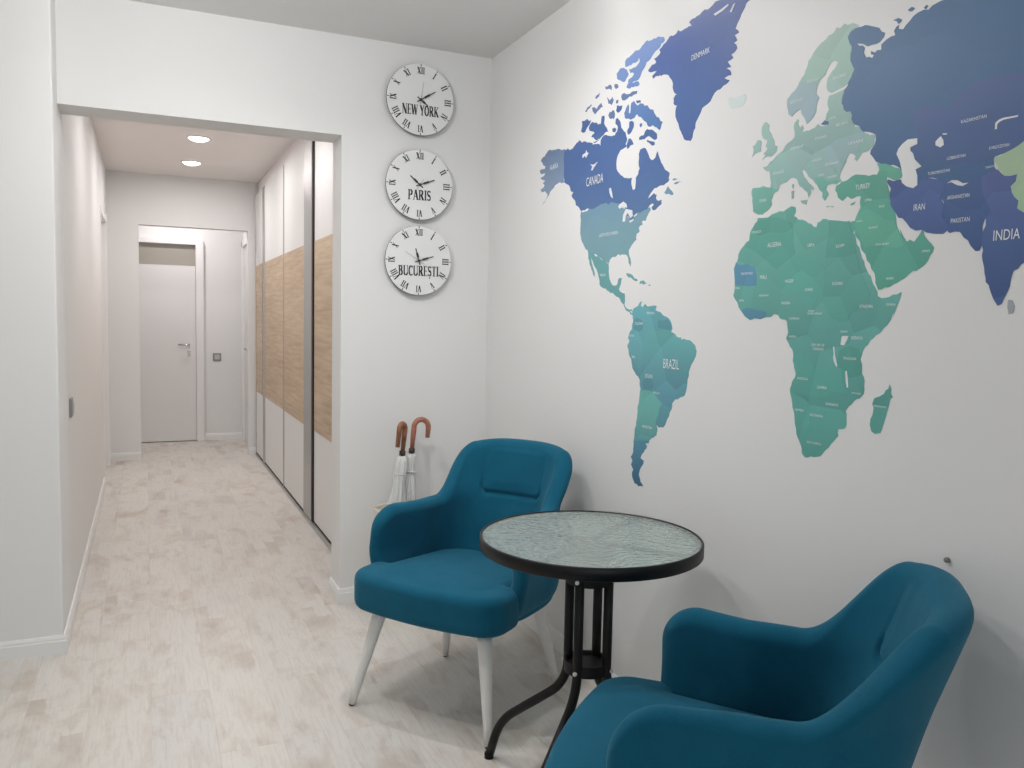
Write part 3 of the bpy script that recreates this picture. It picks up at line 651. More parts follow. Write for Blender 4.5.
MAP_PIECES = [  # kind, colour, layer, label, outline on the wall (distance along, height) in 0.1 mm
 ('landmass','alaska',1,'grey blue alaska',[(29687,20181),(29648,19483),(29612,18837),(29883,18855),(30161,18915),(30460,18864),(30689,18728),(30853,18676),(31154,18450),(31513,18259),(31659,18190),(31322,18386),(31137,18576),(31339,18709),(31663,18730),(31844,18841),(31548,18909),(31429,18999),(31608,19100),(31363,19140),(31615,19241),(31872,19354),(31573,19385),(31405,19477),(31704,19490),(31939,19656),(31791,19719),(31465,19668),(31396,19764),(31650,19890),(31859,20054),(31666,20182),(31375,20271),(31185,20365),(30944,20364),(30422,20292),(30072,20209)]),
 ('landmass','canada',1,None,[(29684,20142),(29173,20051),(28855,20143),(28691,20231),(28484,20291),(28269,20153),(27983,20148),(27655,20039),(27373,19939),(27102,19936),(27409,20010),(26829,19986),(26601,20106),(26320,20037),(26043,19965),(25836,19957),(25691,20065),(25658,20238),(25824,20362),(25806,20516),(25675,20533),(25536,20415),(25439,20238),(25299,20054),(25120,19929),(25069,19787),(25000,19619),(25096,19526),(25022,19424),(25132,19400),(25431,19364),(25581,19233),(25660,19066),(25666,18863),(25547,18641),(25248,18460),(24898,18319),(24603,18297),(24639,18217),(24593,18008),(24502,17864),(24388,17892),(24352,18105),(24361,18263),(24214,18370),(24143,18532),(24221,18760),(24221,19020),(24148,19158),(23887,19175),(23722,19039),(23612,18893),(23511,18749),(23353,18680),(23205,18739),(23103,18930),(23019,18770),(22913,18607),(22777,18440),(22619,18250),(22358,18107),(22419,17933),(22353,17923),(22562,17814),(22780,17787),(23076,17745),(23329,17670),(23521,17526),(23622,17393),(23442,17507),(23218,17596),(23062,17525),(23101,17413),(22974,17314),(22752,17319),(22819,17203),(23080,17066),(23261,17045),(23343,17139),(23196,17231),(23426,17242),(23605,17109),(23887,17081),(24013,17043),(24207,17047),(24397,16936),(24693,16879),(24973,17310),(25326,17441),(25506,17526),(26138,17565),(26891,17598),(27576,17591),(28186,17573),(28338,17699),(28619,17831),(28694,18019),(28894,18144),(29008,18259),(28863,18360),(29083,18439),(29204,18657),(29430,18760),(29612,18837)]),
 ('landmass','usa',1,None,[(28186,17573),(27576,17591),(26891,17598),(26138,17565),(25506,17526),(25326,17441),(24973,17310),(24693,16879),(24397,16936),(24207,17047),(24013,17043),(23887,17081),(23605,17109),(23453,17169),(23370,17074),(23488,16985),(23605,16853),(23676,16732),(23899,16737),(23844,16628),(24019,16601),(24079,16529),(24009,16435),(24199,16365),(24240,16219),(24187,16154),(24395,16056),(24554,15935),(24665,15836),(24621,15655),(24488,15380),(24547,15259),(24657,15407),(24701,15589),(24861,15706),(25051,15719),(25223,15684),(25402,15741),(25575,15661),(25808,15657),(25931,15572),(26015,15437),(26433,15601),(26785,15765),(27541,15910),(27630,16062),(27904,16229),(28125,16492),(28222,16748),(28200,17091),(28238,17391)]),
 ('landmass','mexico',1,None,[(27541,15910),(26785,15765),(26433,15601),(26015,15437),(25983,15202),(25890,14872),(25753,14709),(25516,14646),(25375,14679),(25315,14860),(25072,14896),(25113,14707),(25242,14510),(25149,14425),(24850,14355),(24821,14155),(24846,13993),(24683,13838),(24511,13792),(24378,13809),(24272,13702),(24408,13756),(24574,13711),(24840,13884),(25039,14041),(25152,14170),(25386,14256),(25644,14391),(25958,14464),(26376,14597),(26631,14738),(26661,14930),(26749,15124),(26935,15343),(27186,15626),(27333,15780),(27264,15602),(27132,15372),(27003,15174),(26934,14988),(27116,15092),(27266,15302),(27417,15504),(27531,15744)]),
 ('island','mexico',1,None,[(24789,15056),(24499,15016),(24241,14854),(24024,14785),(24236,14775),(24459,14890),(24751,14982)]),
 ('island','mexico',1,None,[(23877,14753),(23670,14771),(23442,14651),(23661,14624),(23935,14650)]),
 ('island','mexico',1,None,[(23347,14622),(23253,14610),(23266,14568),(23360,14579)]),
 ('island','usa',1,None,[(22441,17715),(22334,17610),(22110,17426),(22164,17392),(22324,17446),(22512,17462),(22632,17527),(22535,17605)]),
 ('island','usa',1,None,[(22130,17753),(21823,17749),(21685,17745),(21917,17714)]),
 ('island','usa',1,None,[(22208,17886),(21831,17878),(22135,17842)]),
 ('island','canada',1,None,[(22824,17295),(22745,17202),(23079,17049),(23261,17045),(23146,17167),(22968,17204)]),
 ('island','arctic',1,None,[(22954,22493),(23315,22600),(23724,22612),(24098,22621),(24283,22548),(24766,22495),(25061,22431),(25281,22376),(25269,22173),(24893,22125),(24646,22136),(24452,22150),(24410,22251),(24352,22092),(24493,22017),(24737,22005),(25038,22032),(24928,21873),(24674,21781),(24799,21709),(25017,21686),(25062,21593),(24709,21531),(24414,21508),(24275,21601),(24187,21732),(24003,21836),(23917,21964),(23687,22002),(23512,22128),(23246,22201),(23075,22324),(22886,22376)]),
 ('island','arctic',1,None,[(25612,22211),(25403,22182),(25139,22033),(25028,21873),(25173,21752),(25321,21668),(25588,21804),(25805,21913),(25846,22085)]),
 ('island','arctic',1,None,[(25011,21580),(24657,21492),(24362,21444),(24307,21327),(24600,21348),(24998,21367),(25154,21431)]),
 ('island','arctic2',1,None,[(25453,21275),(25090,21205),(24690,21214),(24442,21170),(24457,21080),(24780,21053),(25081,21045),(25389,21063),(25479,21191)]),
 ('island','arctic2',1,None,[(26614,21843),(26338,21829),(26147,21728),(26161,21595),(26385,21704),(26586,21742)]),
 ('island','arctic2',1,None,[(25955,21762),(25739,21697),(25680,21586),(25859,21565),(25971,21668)]),
 ('island','arctic2',1,None,[(26480,21441),(26250,21262),(26093,21361),(25978,21226),(26130,21071),(26355,21176)]),
 ('island','arctic2',1,None,[(25814,21161),(25654,21140),(25680,21039),(25829,21056)]),
 ('island','arctic2',1,None,[(27262,21664),(27001,21714),(27051,21586),(27220,21542),(27340,21598)]),
 ('island','arctic2',1,None,[(28096,21283),(27920,21388),(27624,21436),(27562,21394),(27736,21319),(27971,21227)]),
 ('island','arctic2',1,None,[(27557,21307),(27199,21171),(26976,21289),(26865,21320),(26742,21153),(27023,21104),(27305,20997),(27490,21150)]),
 ('island','arctic2',1,None,[(26248,20851),(26011,20881),(25873,20715),(25938,20539),(26156,20585),(26330,20759)]),
 ('island','arctic2',1,None,[(25749,20957),(25431,20897),(25473,20735),(25683,20727)]),
 ('island','canada',1,None,[(28323,20954),(27956,20964),(27591,20858),(27819,20676),(28051,20492),(28364,20582)]),
 ('island','canada',1,None,[(27584,20743),(27230,20698),(26855,20564),(26803,20832),(26610,20808),(26629,20545),(26416,20336),(26297,20191),(26627,20128),(26905,20042),(27253,20080),(27555,20222),(27301,20316),(27688,20478),(27755,20606)]),
 ('island','canada',1,None,[(25745,20975),(25390,20882),(25427,20770),(25597,20696),(25797,20807)]),
 ('island','arctic',1,None,[(25005,20852),(25126,20748),(25245,20597),(25192,20431),(24890,20323),(24557,20296),(24399,20383),(24148,20231),(23940,20059),(23733,19867),(23422,19825),(23187,19694),(23016,19577),(22928,19724),(22860,19813),(23054,19956),(23328,20160),(23413,20304),(23608,20368),(23772,20531),(24095,20667),(24416,20676),(24632,20876),(24796,20849),(24825,20637),(24859,20500),(24945,20554),(24929,20704)]),
 ('island','canada',1,None,[(24885,20234),(24615,20169),(24604,19980),(24737,19854),(24943,19807),(25018,19931),(24890,20038)]),
 ('island','canada',1,None,[(23726,19760),(23412,19656),(23176,19505),(23150,19333),(23277,19307),(23514,19445),(23788,19497),(24225,19495),(24230,19582),(23951,19592),(23879,19706)]),
 ('island','canada',1,None,[(23744,19404),(23506,19317),(23272,19231),(23290,19151),(23540,19239),(23740,19340)]),
 ('island','canada',1,None,[(24893,19665),(24570,19407),(24794,19405),(24957,19324),(25024,19447),(24970,19547)]),
 ('island','arctic2',1,None,[(24200,20027),(24096,20027),(24067,19936),(24168,19892),(24229,19969)]),
 ('island','canada',1,None,[(26031,20223),(25852,20232),(25740,20142),(25824,20059),(25987,20100)]),
 ('island','canada',1,None,[(24508,20856),(24222,20803),(24194,20724),(24420,20741)]),
 ('landmass','greenland',1,None,[(21313,18908),(21516,18961),(21731,19160),(21925,19421),(22080,19692),(22167,19966),(22094,20150),(22282,20248),(22292,20411),(22115,20497),(22306,20639),(22349,20890),(22547,21116),(22846,21290),(23187,21329),(23487,21314),(23555,21423),(23273,21516),(23655,21566),(23816,21675),(23577,21795),(23336,21813),(23480,21960),(23256,21981),(23113,22064),(23193,22168),(22949,22261),(22626,22408),(22272,22382),(22167,22469),(21795,22394),(21461,22369),(21603,22528),(21214,22582),(20962,22629),(20468,22654),(20206,22699),(19879,22748),(19420,22719),(18860,22539),(18634,22336),(18787,22236),(18967,22192),(19067,22050),(19200,21882),(19304,21773),(19375,21653),(19209,21503),(19398,21481),(19274,21302),(19419,21273),(19261,21085),(19368,21008),(19514,20977),(19416,20864),(19665,20824),(19492,20626),(19712,20655),(19478,20406),(19789,20399),(19538,20277),(19718,20199),(20069,20138),(20302,20007),(20538,19837),(20785,19779),(20902,19613),(21083,19421),(21196,19134)]),
 ('island','greenland',1,None,[(22223,20485),(21956,20468),(21949,20344),(22191,20385)]),
 ('island','greenland',1,None,[(22268,20327),(21999,20295),(21991,20171),(22234,20211)]),
 ('island','iceland',1,'pale faded island',[(19575,19764),(19439,19790),(19286,19711),(19063,19730),(18844,19735),(18780,19593),(18859,19470),(19156,19437),(19383,19445),(19528,19571)]),
 ('landmass','southam',1,None,[(24536,13753),(24328,13645),(24256,13823),(23982,13909),(23734,14082),(23790,13943),(23689,13872),(23538,13992),(23343,13887),(23067,13919),(22838,13900),(22906,13781),(22632,13713),(22447,13595),(22151,13512),(21968,13332),(21916,13184),(21980,13067),(21690,12942),(21438,12915),(21433,12826),(21134,12843),(20864,12787),(20701,12697),(20612,12518),(20641,12359),(20762,12194),(20921,11985),(20959,11741),(21024,11495),(21077,11248),(21137,11121),(21365,11043),(21638,10951),(21786,10812),(21816,10601),(21931,10379),(22091,10150),(22228,9980),(22479,9949),(22649,10013),(22562,9835),(22598,9675),(22911,9529),(23014,9444),(23039,9336),(23226,9309),(23127,9235),(23276,9081),(23396,8947),(23514,8777),(23302,8722),(23403,8528),(23523,8374),(23576,8185),(23449,7958),(23281,7838),(23569,7791),(23819,7852),(23961,8007),(24006,8199),(23929,8303),(24088,8457),(23997,8609),(24121,8725),(23966,8930),(23971,9291),(23921,9568),(23839,9848),(23767,10304),(23697,10756),(23637,11116),(23704,11420),(23958,11580),(24224,11876),(24448,12270),(24566,12536),(24438,12676),(24531,12808),(24457,12990),(24298,13127),(24230,13396),(24275,13592)]),
 ('country','brazil',2,'darker blue green country shape',[(23479,13010),(23304,13230),(23097,13147),(22712,13069),(22420,13159),(22054,13099),(21950,13043),(21689,12925),(21437,12899),(21404,12811),(21133,12827),(20863,12771),(20713,12681),(20638,12517),(20667,12357),(20788,12192),(20947,11983),(20986,11740),(21051,11493),(21105,11262),(21191,11124),(21380,11058),(21653,10966),(21829,10817),(21904,10633),(22200,10729),(22396,10794),(22587,10989),(22823,11140),(22887,11437),(23203,11544),(23398,11661),(23573,11913),(23743,12080),(23840,12341),(23612,12570)]),
 ('country','argentina',2,'paler green country shape',[(23651,11070),(23177,11110),(22818,11055),(22579,10862),(22305,10761),(22472,10574),(22518,10355),(22655,10124),(22649,10013),(22577,9833),(22614,9690),(22927,9544),(23078,9462),(23423,9413),(23877,9394),(23839,9848),(23767,10304),(23697,10756)]),
 ('country','southam2',2,None,[(24230,13396),(24073,13530),(23745,13470),(23576,13314),(23643,13095),(23882,13046),(24165,13130)]),
 ('country','southam2',2,None,[(22735,13450),(22437,13427),(22177,13479),(22010,13331),(21959,13183),(22055,13123),(22450,13158),(22720,13196)]),
 ('country','southam2',2,None,[(23464,11437),(23201,11518),(22917,11434),(22874,11222),(23084,11118),(23445,11114),(23565,11254)]),
 ('country','tip',2,'dark blue southern tip',[(23954,9293),(23420,9351),(23075,9418),(23071,9349),(23257,9304),(23158,9230),(23307,9076),(23427,8942),(23546,8772),(23334,8717),(23434,8523),(23555,8368),(23608,8179),(23481,7952),(23330,7847),(23554,7812),(23787,7876),(23928,8013),(23973,8204),(23896,8309),(24055,8463),(23964,8614),(24088,8730),(23933,8935)]),
 ('landmass','africa',1,None,[(18097,16253),(17846,16227),(17546,16291),(17252,16340),(16965,16375),(16682,16375),(16656,16260),(16724,16149),(16569,16053),(16290,15985),(16106,15902),(16012,15816),(15914,15800),(15878,15905),(15718,15978),(15501,15905),(15249,15861),(15086,15863),(14868,15853),(14837,15734),(14764,15587),(14642,15413),(14527,15192),(14433,14945),(14328,14747),(14218,14574),(14111,14421),(14011,14269),(13929,14148),(13916,14053),(13810,14004),(13595,14024),(13388,14077),(13274,14132),(13310,13961),(13399,13731),(13460,13586),(13426,13696),(13515,13519),(13706,13323),(13904,13167),(14071,13032),(14205,12884),(14270,12766),(14317,12590),(14256,12449),(14278,12332),(14195,12192),(14168,11790),(14271,11676),(14450,11588),(14592,11456),(14682,11328),(14648,11153),(14632,11024),(14671,10924),(14884,10873),(14893,10763),(14865,10706),(14998,10567),(15161,10372),(15337,10210),(15519,10094),(15744,10071),(15938,10015),(16047,10099),(16056,10226),(16155,10403),(16272,10579),(16341,10827),(16398,11142),(16465,11360),(16563,11609),(16530,11805),(16418,12006),(16402,12167),(16477,12354),(16507,12545),(16555,12734),(16700,12890),(16799,13016),(16735,13146),(16775,13338),(16800,13454),(16968,13498),(17134,13614),(17295,13640),(17559,13560),(17801,13526),(18053,13559),(18252,13483),(18445,13592),(18645,13739),(18793,13959),(18996,14160),(18957,14402),(18974,14667),(19025,14933),(18846,15317),(18627,15541),(18407,15674),(18388,15886),(18268,16024),(18119,16165)]),
 ('country','afdark',2,'darker green country shape',[(18118,16157),(18025,16168),(17597,16207),(17298,16196),(16795,16003),(16694,15755),(16703,15457),(16601,15191),(17267,14805),(17836,15168),(18293,15409),(18592,15508),(18394,15673),(18375,15885),(18255,16014)]),
 ('country','aflight',2,None,[(16543,15147),(16270,15169),(15587,14819),(15535,14416),(15576,14264),(15466,14147),(15745,14076),(15960,13729),(16186,13888),(16318,14245),(16650,14214),(17120,14348),(17093,14837)]),
 ('country','afdark',2,None,[(15493,15703),(15523,15933),(15181,15879),(14839,15819),(14804,15640),(14668,15373),(14600,15058),(14929,15006),(15574,15009)]),
 ('country','afmid',2,None,[(15547,14988),(14929,15006),(14591,15058),(14486,14743),(14379,14521),(14122,14081),(14193,13795),(14650,13687),(14733,13502),(14971,13445),(15274,13537),(15608,13958),(15576,14264),(15525,14416)]),
 ('country','afblue',2,'blue coastal country shape',[(18779,15008),(18464,15034),(18135,14931),(18058,14715),(18039,14418),(18358,14406),(18947,14468),(18957,14622),(19008,14888),(18933,15104)]),
 ('country','afblue',2,'blue coastal country shape',[(18632,13739),(18387,13824),(18125,13780),(17587,13693),(17610,13567),(17823,13503),(18045,13531),(18268,13492),(18470,13586)]),
 ('country','aflight',2,None,[(16431,12573),(16211,12603),(16119,12448),(15933,12497),(15795,12426),(15729,12234),(15195,12344),(14845,12290),(14777,11994),(14618,11782),(15155,11735),(15299,11607),(15503,11588),(16538,11615),(16534,11737),(16418,11949),(16370,12073),(16437,12230),(16467,12430)]),
 ('country','afdark',2,None,[(14975,12772),(14692,12895),(14405,12832),(14305,12726),(14330,12542),(14260,12399),(14248,12217),(14641,12116),(14797,12293),(15049,12391),(15012,12582)]),
 ('country','afmid',2,None,[(16525,11595),(16089,11574),(15861,11397),(15784,11049),(15822,10807),(16138,10646),(16284,10749),(16339,10985),(16410,11221),(16477,11376)]),
 ('island','africa',1,None,[(13450,12066),(13397,11970),(13343,11779),(13396,11758),(13425,11688),(13449,11545),(13504,11343),(13577,11108),(13635,10942),(13787,10899),(13890,10954),(13942,11091),(13930,11237),(13869,11387),(13903,11584),(13855,11715),(13705,11774),(13592,11841),(13543,11929),(13477,11963)]),
 ('lake','white',3,None,[(14920,13056),(14900,13120),(14708,13125),(14749,13023),(14827,12898),(14935,12905)]),
 ('lake','white',3,None,[(15169,12859),(15128,12842),(15101,12653),(14999,12393),(15037,12372),(15103,12463),(15150,12575),(15138,12690)]),
 ('lake','white',3,None,[(14748,12288),(14700,12291),(14667,12152),(14636,11900),(14674,11890),(14712,12036)]),
 ('landmass','arabia',1,None,[(15326,16732),(15159,16801),(14991,16813),(14853,16884),(14620,16885),(14341,16815),(14118,16809),(14059,16905),(14088,17014),(14136,17075),(13827,16996),(13608,16886),(13480,16841),(13392,16750),(13446,16639),(13568,16606),(13719,16663),(13842,16715),(13843,16594),(13695,16298),(13737,16165),(13563,15903),(13524,15762),(13476,15551),(13360,15370),(13397,15510),(13296,15331),(13207,15222),(13128,15261),(13017,15207),(12931,15300),(12835,15431),(12784,15454),(12777,15343),(12706,15254),(12576,15134),(12507,15046),(12591,14888),(12707,14702),(12832,14625),(13156,14471),(13491,14312),(13805,14205),(13914,14196),(13952,14267),(14001,14446),(14135,14677),(14276,14876),(14445,15126),(14595,15409),(14684,15568),(14657,15626),(14761,15545),(14845,15741),(14803,15822),(14686,15829),(14661,15929),(14629,15986),(14546,16121),(14549,16380),(14680,16397),(14842,16355),(14966,16433),(15104,16340),(15258,16445),(15354,16625)]),
 ('country','arlight',2,None,[(14629,15986),(14471,16040),(14313,16058),(14015,15919),(13830,15759),(13571,15715),(13476,15551),(13284,15159),(13446,15103),(14056,15217),(14367,15169),(14474,15393),(14628,15624),(14704,15703),(14690,15847)]),
 ('country','arlight',2,None,[(14136,17068),(13827,16993),(13608,16882),(13480,16838),(13400,16751),(13455,16648),(13569,16613),(13720,16673),(13843,16726),(13816,16832),(14037,16901)]),
 ('landmass','europe',1,None,[(18362,17085),(18057,17064),(17655,17008),(17671,17257),(17713,17448),(17900,17506),(17979,17593),(17784,17611),(17699,17692),(17524,17765),(17381,17841),(17238,17897),(17159,18003),(16937,18101),(16829,18167),(16825,18276),(16874,18423),(16852,18517),(16747,18613),(16688,18561),(16728,18492),(16647,18358),(16569,18420),(16520,18333),(16585,18249),(16395,18250),(16235,18256),(16030,18329),(15666,18254),(15724,18359),(15786,18372),(15760,18516),(15666,18626),(15680,18611),(15744,18812),(15702,18941),(15453,18952),(15153,18993),(15267,18907),(15266,18702),(15182,18523),(14982,18389),(14851,18024),(14723,18020),(14550,17830),(14206,17718),(14247,17507),(14232,17512),(14317,17457),(14425,17388),(14584,17380),(14648,17302),(14734,17209),(14809,17275),(14765,17322),(14840,17396),(14985,17443),(15051,17353),(15112,17180),(15222,17013),(15239,16905),(15159,16801),(15328,16762),(15445,16797),(15620,16785),(15665,16697),(15555,16569),(15625,16484),(15672,16414),(15765,16502),(15762,16615),(15871,16706),(15958,16832),(16126,16990),(16266,17088),(16355,17218),(16452,17291),(16504,17249),(16429,17112),(16255,16932),(16059,16769),(16082,16723),(16164,16757),(16157,16648),(16231,16561),(16283,16703),(16466,16845),(16611,16963),(16761,17131),(16876,17159),(17040,17064),(17298,17020),(17348,16885),(17523,16827),(17603,16673),(17565,16545),(17766,16383),(18073,16333),(18302,16442),(18352,16724)]),
 ('country','eugreen',2,'greener country shape',[(18348,17074),(18057,17055),(17654,17000),(17381,16930),(17523,16835),(17603,16673),(17577,16555),(17779,16392),(18074,16346),(18289,16450),(18339,16722)]),
 ('country','eugrey',2,None,[(16927,17941),(16536,17909),(16312,17790),(16145,17684),(16188,17538),(16343,17448),(16497,17318),(16776,17362),(16958,17549),(17086,17770)]),
 ('country','eublue',2,None,[(15784,17733),(15485,17791),(15190,17772),(14907,17827),(14538,17863),(14693,17428),(14976,17442),(15236,17008),(15448,17227),(15664,17449)]),
 ('country','eugrey',2,None,[(16142,17645),(15881,17637),(15664,17449),(15448,17227),(15336,17023),(15636,17032),(15958,17233),(16181,17422)]),
 ('country','eugreen',2,'greener country shape',[(16049,17017),(15840,17024),(15626,16880),(15326,16873),(15223,16803),(15420,16805),(15620,16785),(15665,16697),(15565,16570),(15673,16433),(15754,16500),(15762,16615),(15871,16706),(15947,16831)]),
 ('landmass','scandi',1,None,[(17159,19186),(17058,19261),(16790,19441),(16663,19603),(16538,19764),(16451,19980),(16295,20126),(16045,20290),(15919,20323),(15798,20403),(15704,20398),(15557,20513),(15462,20461),(15315,20529),(15220,20455),(15073,20462),(14951,20398),(14859,20321),(15063,20317),(15174,20216),(15105,20061),(15105,19882),(15065,19646),(14941,19367),(15047,19192),(15129,19078),(15397,19030),(15643,18997),(15761,19072),(15800,19291),(15704,19452),(15555,19551),(15470,19666),(15567,19738),(15691,19726),(15779,19634),(15863,19470),(16018,19393),(16108,19274),(16142,19093),(16023,18970),(16109,18801),(16160,18575),(16254,18499),(16415,18413),(16530,18606),(16648,18849),(16783,18806),(16951,18710),(17084,18798),(17146,18985)]),
 ('country','scblue',2,'bluish southern part of the peninsula',[(17144,19173),(17043,19248),(16788,19417),(16658,19530),(16379,19388),(16111,19321),(16142,19093),(16036,18973),(16123,18804),(16173,18577),(16268,18512),(16410,18426),(16530,18615),(16648,18859),(16783,18816),(16952,18725),(17078,18807),(17132,18982)]),
 ('island','europe',1,None,[(17951,18785),(17791,18650),(17813,18532),(17716,18431),(17583,18222),(17563,18097),(17454,18056),(17474,17918),(17589,17857),(17769,17847),(18011,17793),(17895,17902),(17990,17947),(17826,18062),(17910,18139),(17859,18294),(17984,18339),(18087,18503),(18097,18650)]),
 ('island','europe',1,None,[(18234,18353),(18073,18273),(18096,18153),(18088,18027),(18338,18008),(18442,17941),(18386,18058),(18434,18214),(18322,18256)]),
 ('island','eugrey',1,None,[(16836,16975),(16774,16974),(16778,16868),(16823,16874)]),
 ('island','eugrey',1,None,[(16852,16799),(16751,16805),(16751,16627),(16828,16597)]),
 ('island','eugrey',1,None,[(16511,16518),(16271,16507),(16301,16395),(16440,16442)]),
 ('island','eugrey',1,None,[(15612,16275),(15383,16248),(15402,16224),(15605,16247)]),
 ('island','arabia',1,None,[(14858,16241),(14709,16277),(14761,16211),(14836,16202)]),
 ('island','russia',2,None,[(15925,18307),(15801,18376),(15681,18320),(15666,18254),(15819,18267)]),
 ('landmass','russia',1,None,[(14328,17400),(14345,17315),(14168,17109),(14032,17040),(13886,17017),(13669,16958),(13452,16821),(13407,16674),(13398,16531),(13289,16431),(13116,16368),(12985,16389),(12960,16496),(12755,16537),(12510,16469),(12316,16349),(11776,16299),(11497,16387),(11332,16413),(11168,16413),(11266,16654),(11244,16726),(11031,16764),(10877,16810),(10677,16906),(10097,18255),(9441,18756),(9371,20072),(10797,20278),(11611,20396),(12259,20279),(12657,20167),(12773,20158),(12889,20141),(12981,20083),(13104,20123),(13250,20110),(13356,20074),(13451,19997),(13548,19937),(13610,19873),(13742,19921),(13737,20004),(13798,19981),(13857,19914),(13813,19808),(13934,19811),(14049,19785),(14190,19715),(14182,19597),(14309,19620),(14351,19580),(14478,19651),(14473,19579),(14381,19536),(14438,19483),(14611,19543),(14694,19676),(14666,19779),(14833,19871),(14908,19950),(14719,19882),(14431,19785),(14238,19785),(14135,19862),(14103,19946),(14288,20114),(14574,20250),(14803,20290),(14978,20313),(15122,20268),(15193,20177),(15136,20025),(15063,19825),(15078,19605),(14945,19368),(15021,19186),(15129,19033),(15239,18878),(15285,18661),(15214,18508),(14999,18415),(14957,18226),(14828,18064),(14709,18017),(14584,17858),(14209,17719),(14222,17503)]),
 ('island','russia',1,None,[(13904,20152),(13758,20161),(13661,20097),(13688,20043),(13750,20033),(13807,20109)]),
 ('island','russia',1,None,[(13509,20255),(13410,20285),(13332,20230),(13404,20188),(13481,20213)]),
 ('island','russia',1,None,[(13107,20165),(13037,20202),(13000,20162),(13055,20115)]),
 ('country','iran',2,None,[(13805,16658),(13645,16595),(13472,16610),(13398,16531),(13289,16431),(13116,16368),(12985,16389),(12960,16496),(12755,16537),(12510,16469),(12328,16351),(12337,16219),(12420,16068),(12315,15894),(12363,15684),(12197,15506),(12218,15375),(12307,15318),(12495,15334),(12721,15382),(12770,15425),(12856,15449),(12987,15445),(13125,15513),(13235,15636),(13344,15744),(13464,15773),(13525,15866),(13679,16055),(13730,16291),(13705,16449),(13821,16592)]),
 ('landmass','pakistan',1,'dark blue country shapes between iran and india',[(12328,16351),(11776,16299),(11497,16387),(11332,16413),(11142,16434),(11088,15649),(11381,15529),(11420,15276),(11403,15028),(11451,14908),(11536,14903),(11659,15027),(11816,15196),(11913,15320),(12153,15321),(12218,15375),(12197,15506),(12363,15684),(12315,15894),(12420,16068),(12337,16219)]),
 ('landmass','india',2,None,[(11497,16387),(11333,16438),(11171,16463),(11027,16316),(10893,16296),(10764,16311),(10781,16181),(10880,16097),(10844,15968),(10703,15802),(10719,15657),(10584,15568),(10258,15300),(9946,14816),(10210,14613),(10518,14618),(10577,14581),(10715,14480),(10749,14372),(10772,14173),(10840,14014),(10909,13848),(10987,13809),(11077,13927),(11174,14133),(11306,14446),(11369,14707),(11372,14913),(11402,15018),(11409,15275),(11353,15526),(11252,15668),(11410,15941),(11481,16154)]),
 ('country','kazakh',2,None,[(12339,17872),(12087,18128),(11752,18316),(11334,18285),(10934,18256),(10697,18158),(10257,17940),(10677,16906),(10877,16810),(11031,16764),(11244,16726),(11407,16703),(11685,16647),(11921,16711),(12280,16717),(12602,16904),(12920,16875),(13099,17099),(13174,17223),(13066,17286),(13079,17481),(13258,17960),(13071,18139)]),
 ('landmass','china',1,'pale green country shape',[(10679,16920),(10877,16810),(11031,16764),(11244,16726),(11266,16654),(11144,16459),(11027,16316),(10893,16296),(10764,16311),(10781,16181),(10880,16097),(10844,15968),(10703,15802),(10719,15657),(10584,15568),(9874,15083),(9314,14597),(8686,14896),(8449,15863),(8697,17220),(9674,17271)]),
 ('island','grey',1,'grey teardrop island',[(10781,13922),(10701,13911),(10641,13795),(10668,13661),(10751,13641),(10787,13782)]),
 ('lake','white',3,None,[(13601,17186),(13552,17290),(13455,17374),(13324,17445),(13075,17426),(13067,17303),(13244,17263),(13239,17190),(13167,17122),(13111,16979),(12928,16805),(13077,16763),(13020,16615),(13007,16420),(13116,16368),(13289,16431),(13418,16534),(13407,16674),(13438,16819),(13498,16998)]),
 ('lake','white',3,None,[(12614,17265),(12543,17326),(12489,17354),(12427,17262),(12409,17163),(12492,17124),(12543,17155),(12609,17190)]),
 ('lake','white',3,None,[(12455,17406),(12343,17384),(12360,17361),(12446,17378)]),
 ('lake','white',3,None,[(11280,17257),(11279,17376),(11210,17422),(11115,17441),(10816,17427),(10823,17399),(11112,17402),(11201,17375),(11237,17338),(11237,17248)]),
 ('lake','white',3,None,[(25447,17410),(25328,17487),(25107,17550),(24895,17435),(24854,17314),(25148,17366),(25336,17325)]),
 ('lake','white',3,None,[(25118,16860),(25080,17098),(24920,17277),(24511,17186),(24466,16988),(24613,16933),(24792,17129),(24905,17035),(24962,16844)]),
 ('lake','white',3,None,[(24691,16834),(24410,16876),(24423,16816),(24620,16774)]),
 ('lake','white',3,None,[(24416,16982),(24176,17061),(24204,16986),(24365,16942)]),
 ('lake','white',3,None,[(26098,18132),(25989,18145),(25907,17969),(25840,17759),(25972,17840),(26071,17991)]),
 ('lake','white',3,None,[(28173,19681),(27940,19713),(27894,19802),(27807,19690),(27666,19675),(27783,19613),(27898,19512),(27986,19624),(28166,19558)]),
 ('lake','white',3,None,[(27561,19226),(27283,19171),(26996,19228),(27238,19078),(27398,18965),(27470,19010),(27377,19115)]),
 ('lake','white',3,None,[(27454,19938),(27114,19955),(26831,20010),(26837,19792),(26917,19862),(27208,19907)]),
 ('lake','white',3,None,[(20390,22370),(20033,22401),(19745,22451),(19707,22402),(19970,22329),(20301,22305)]),
 ('lake','white',3,None,[(19637,22200),(19488,22365),(19420,22364),(19565,22155)]),
]
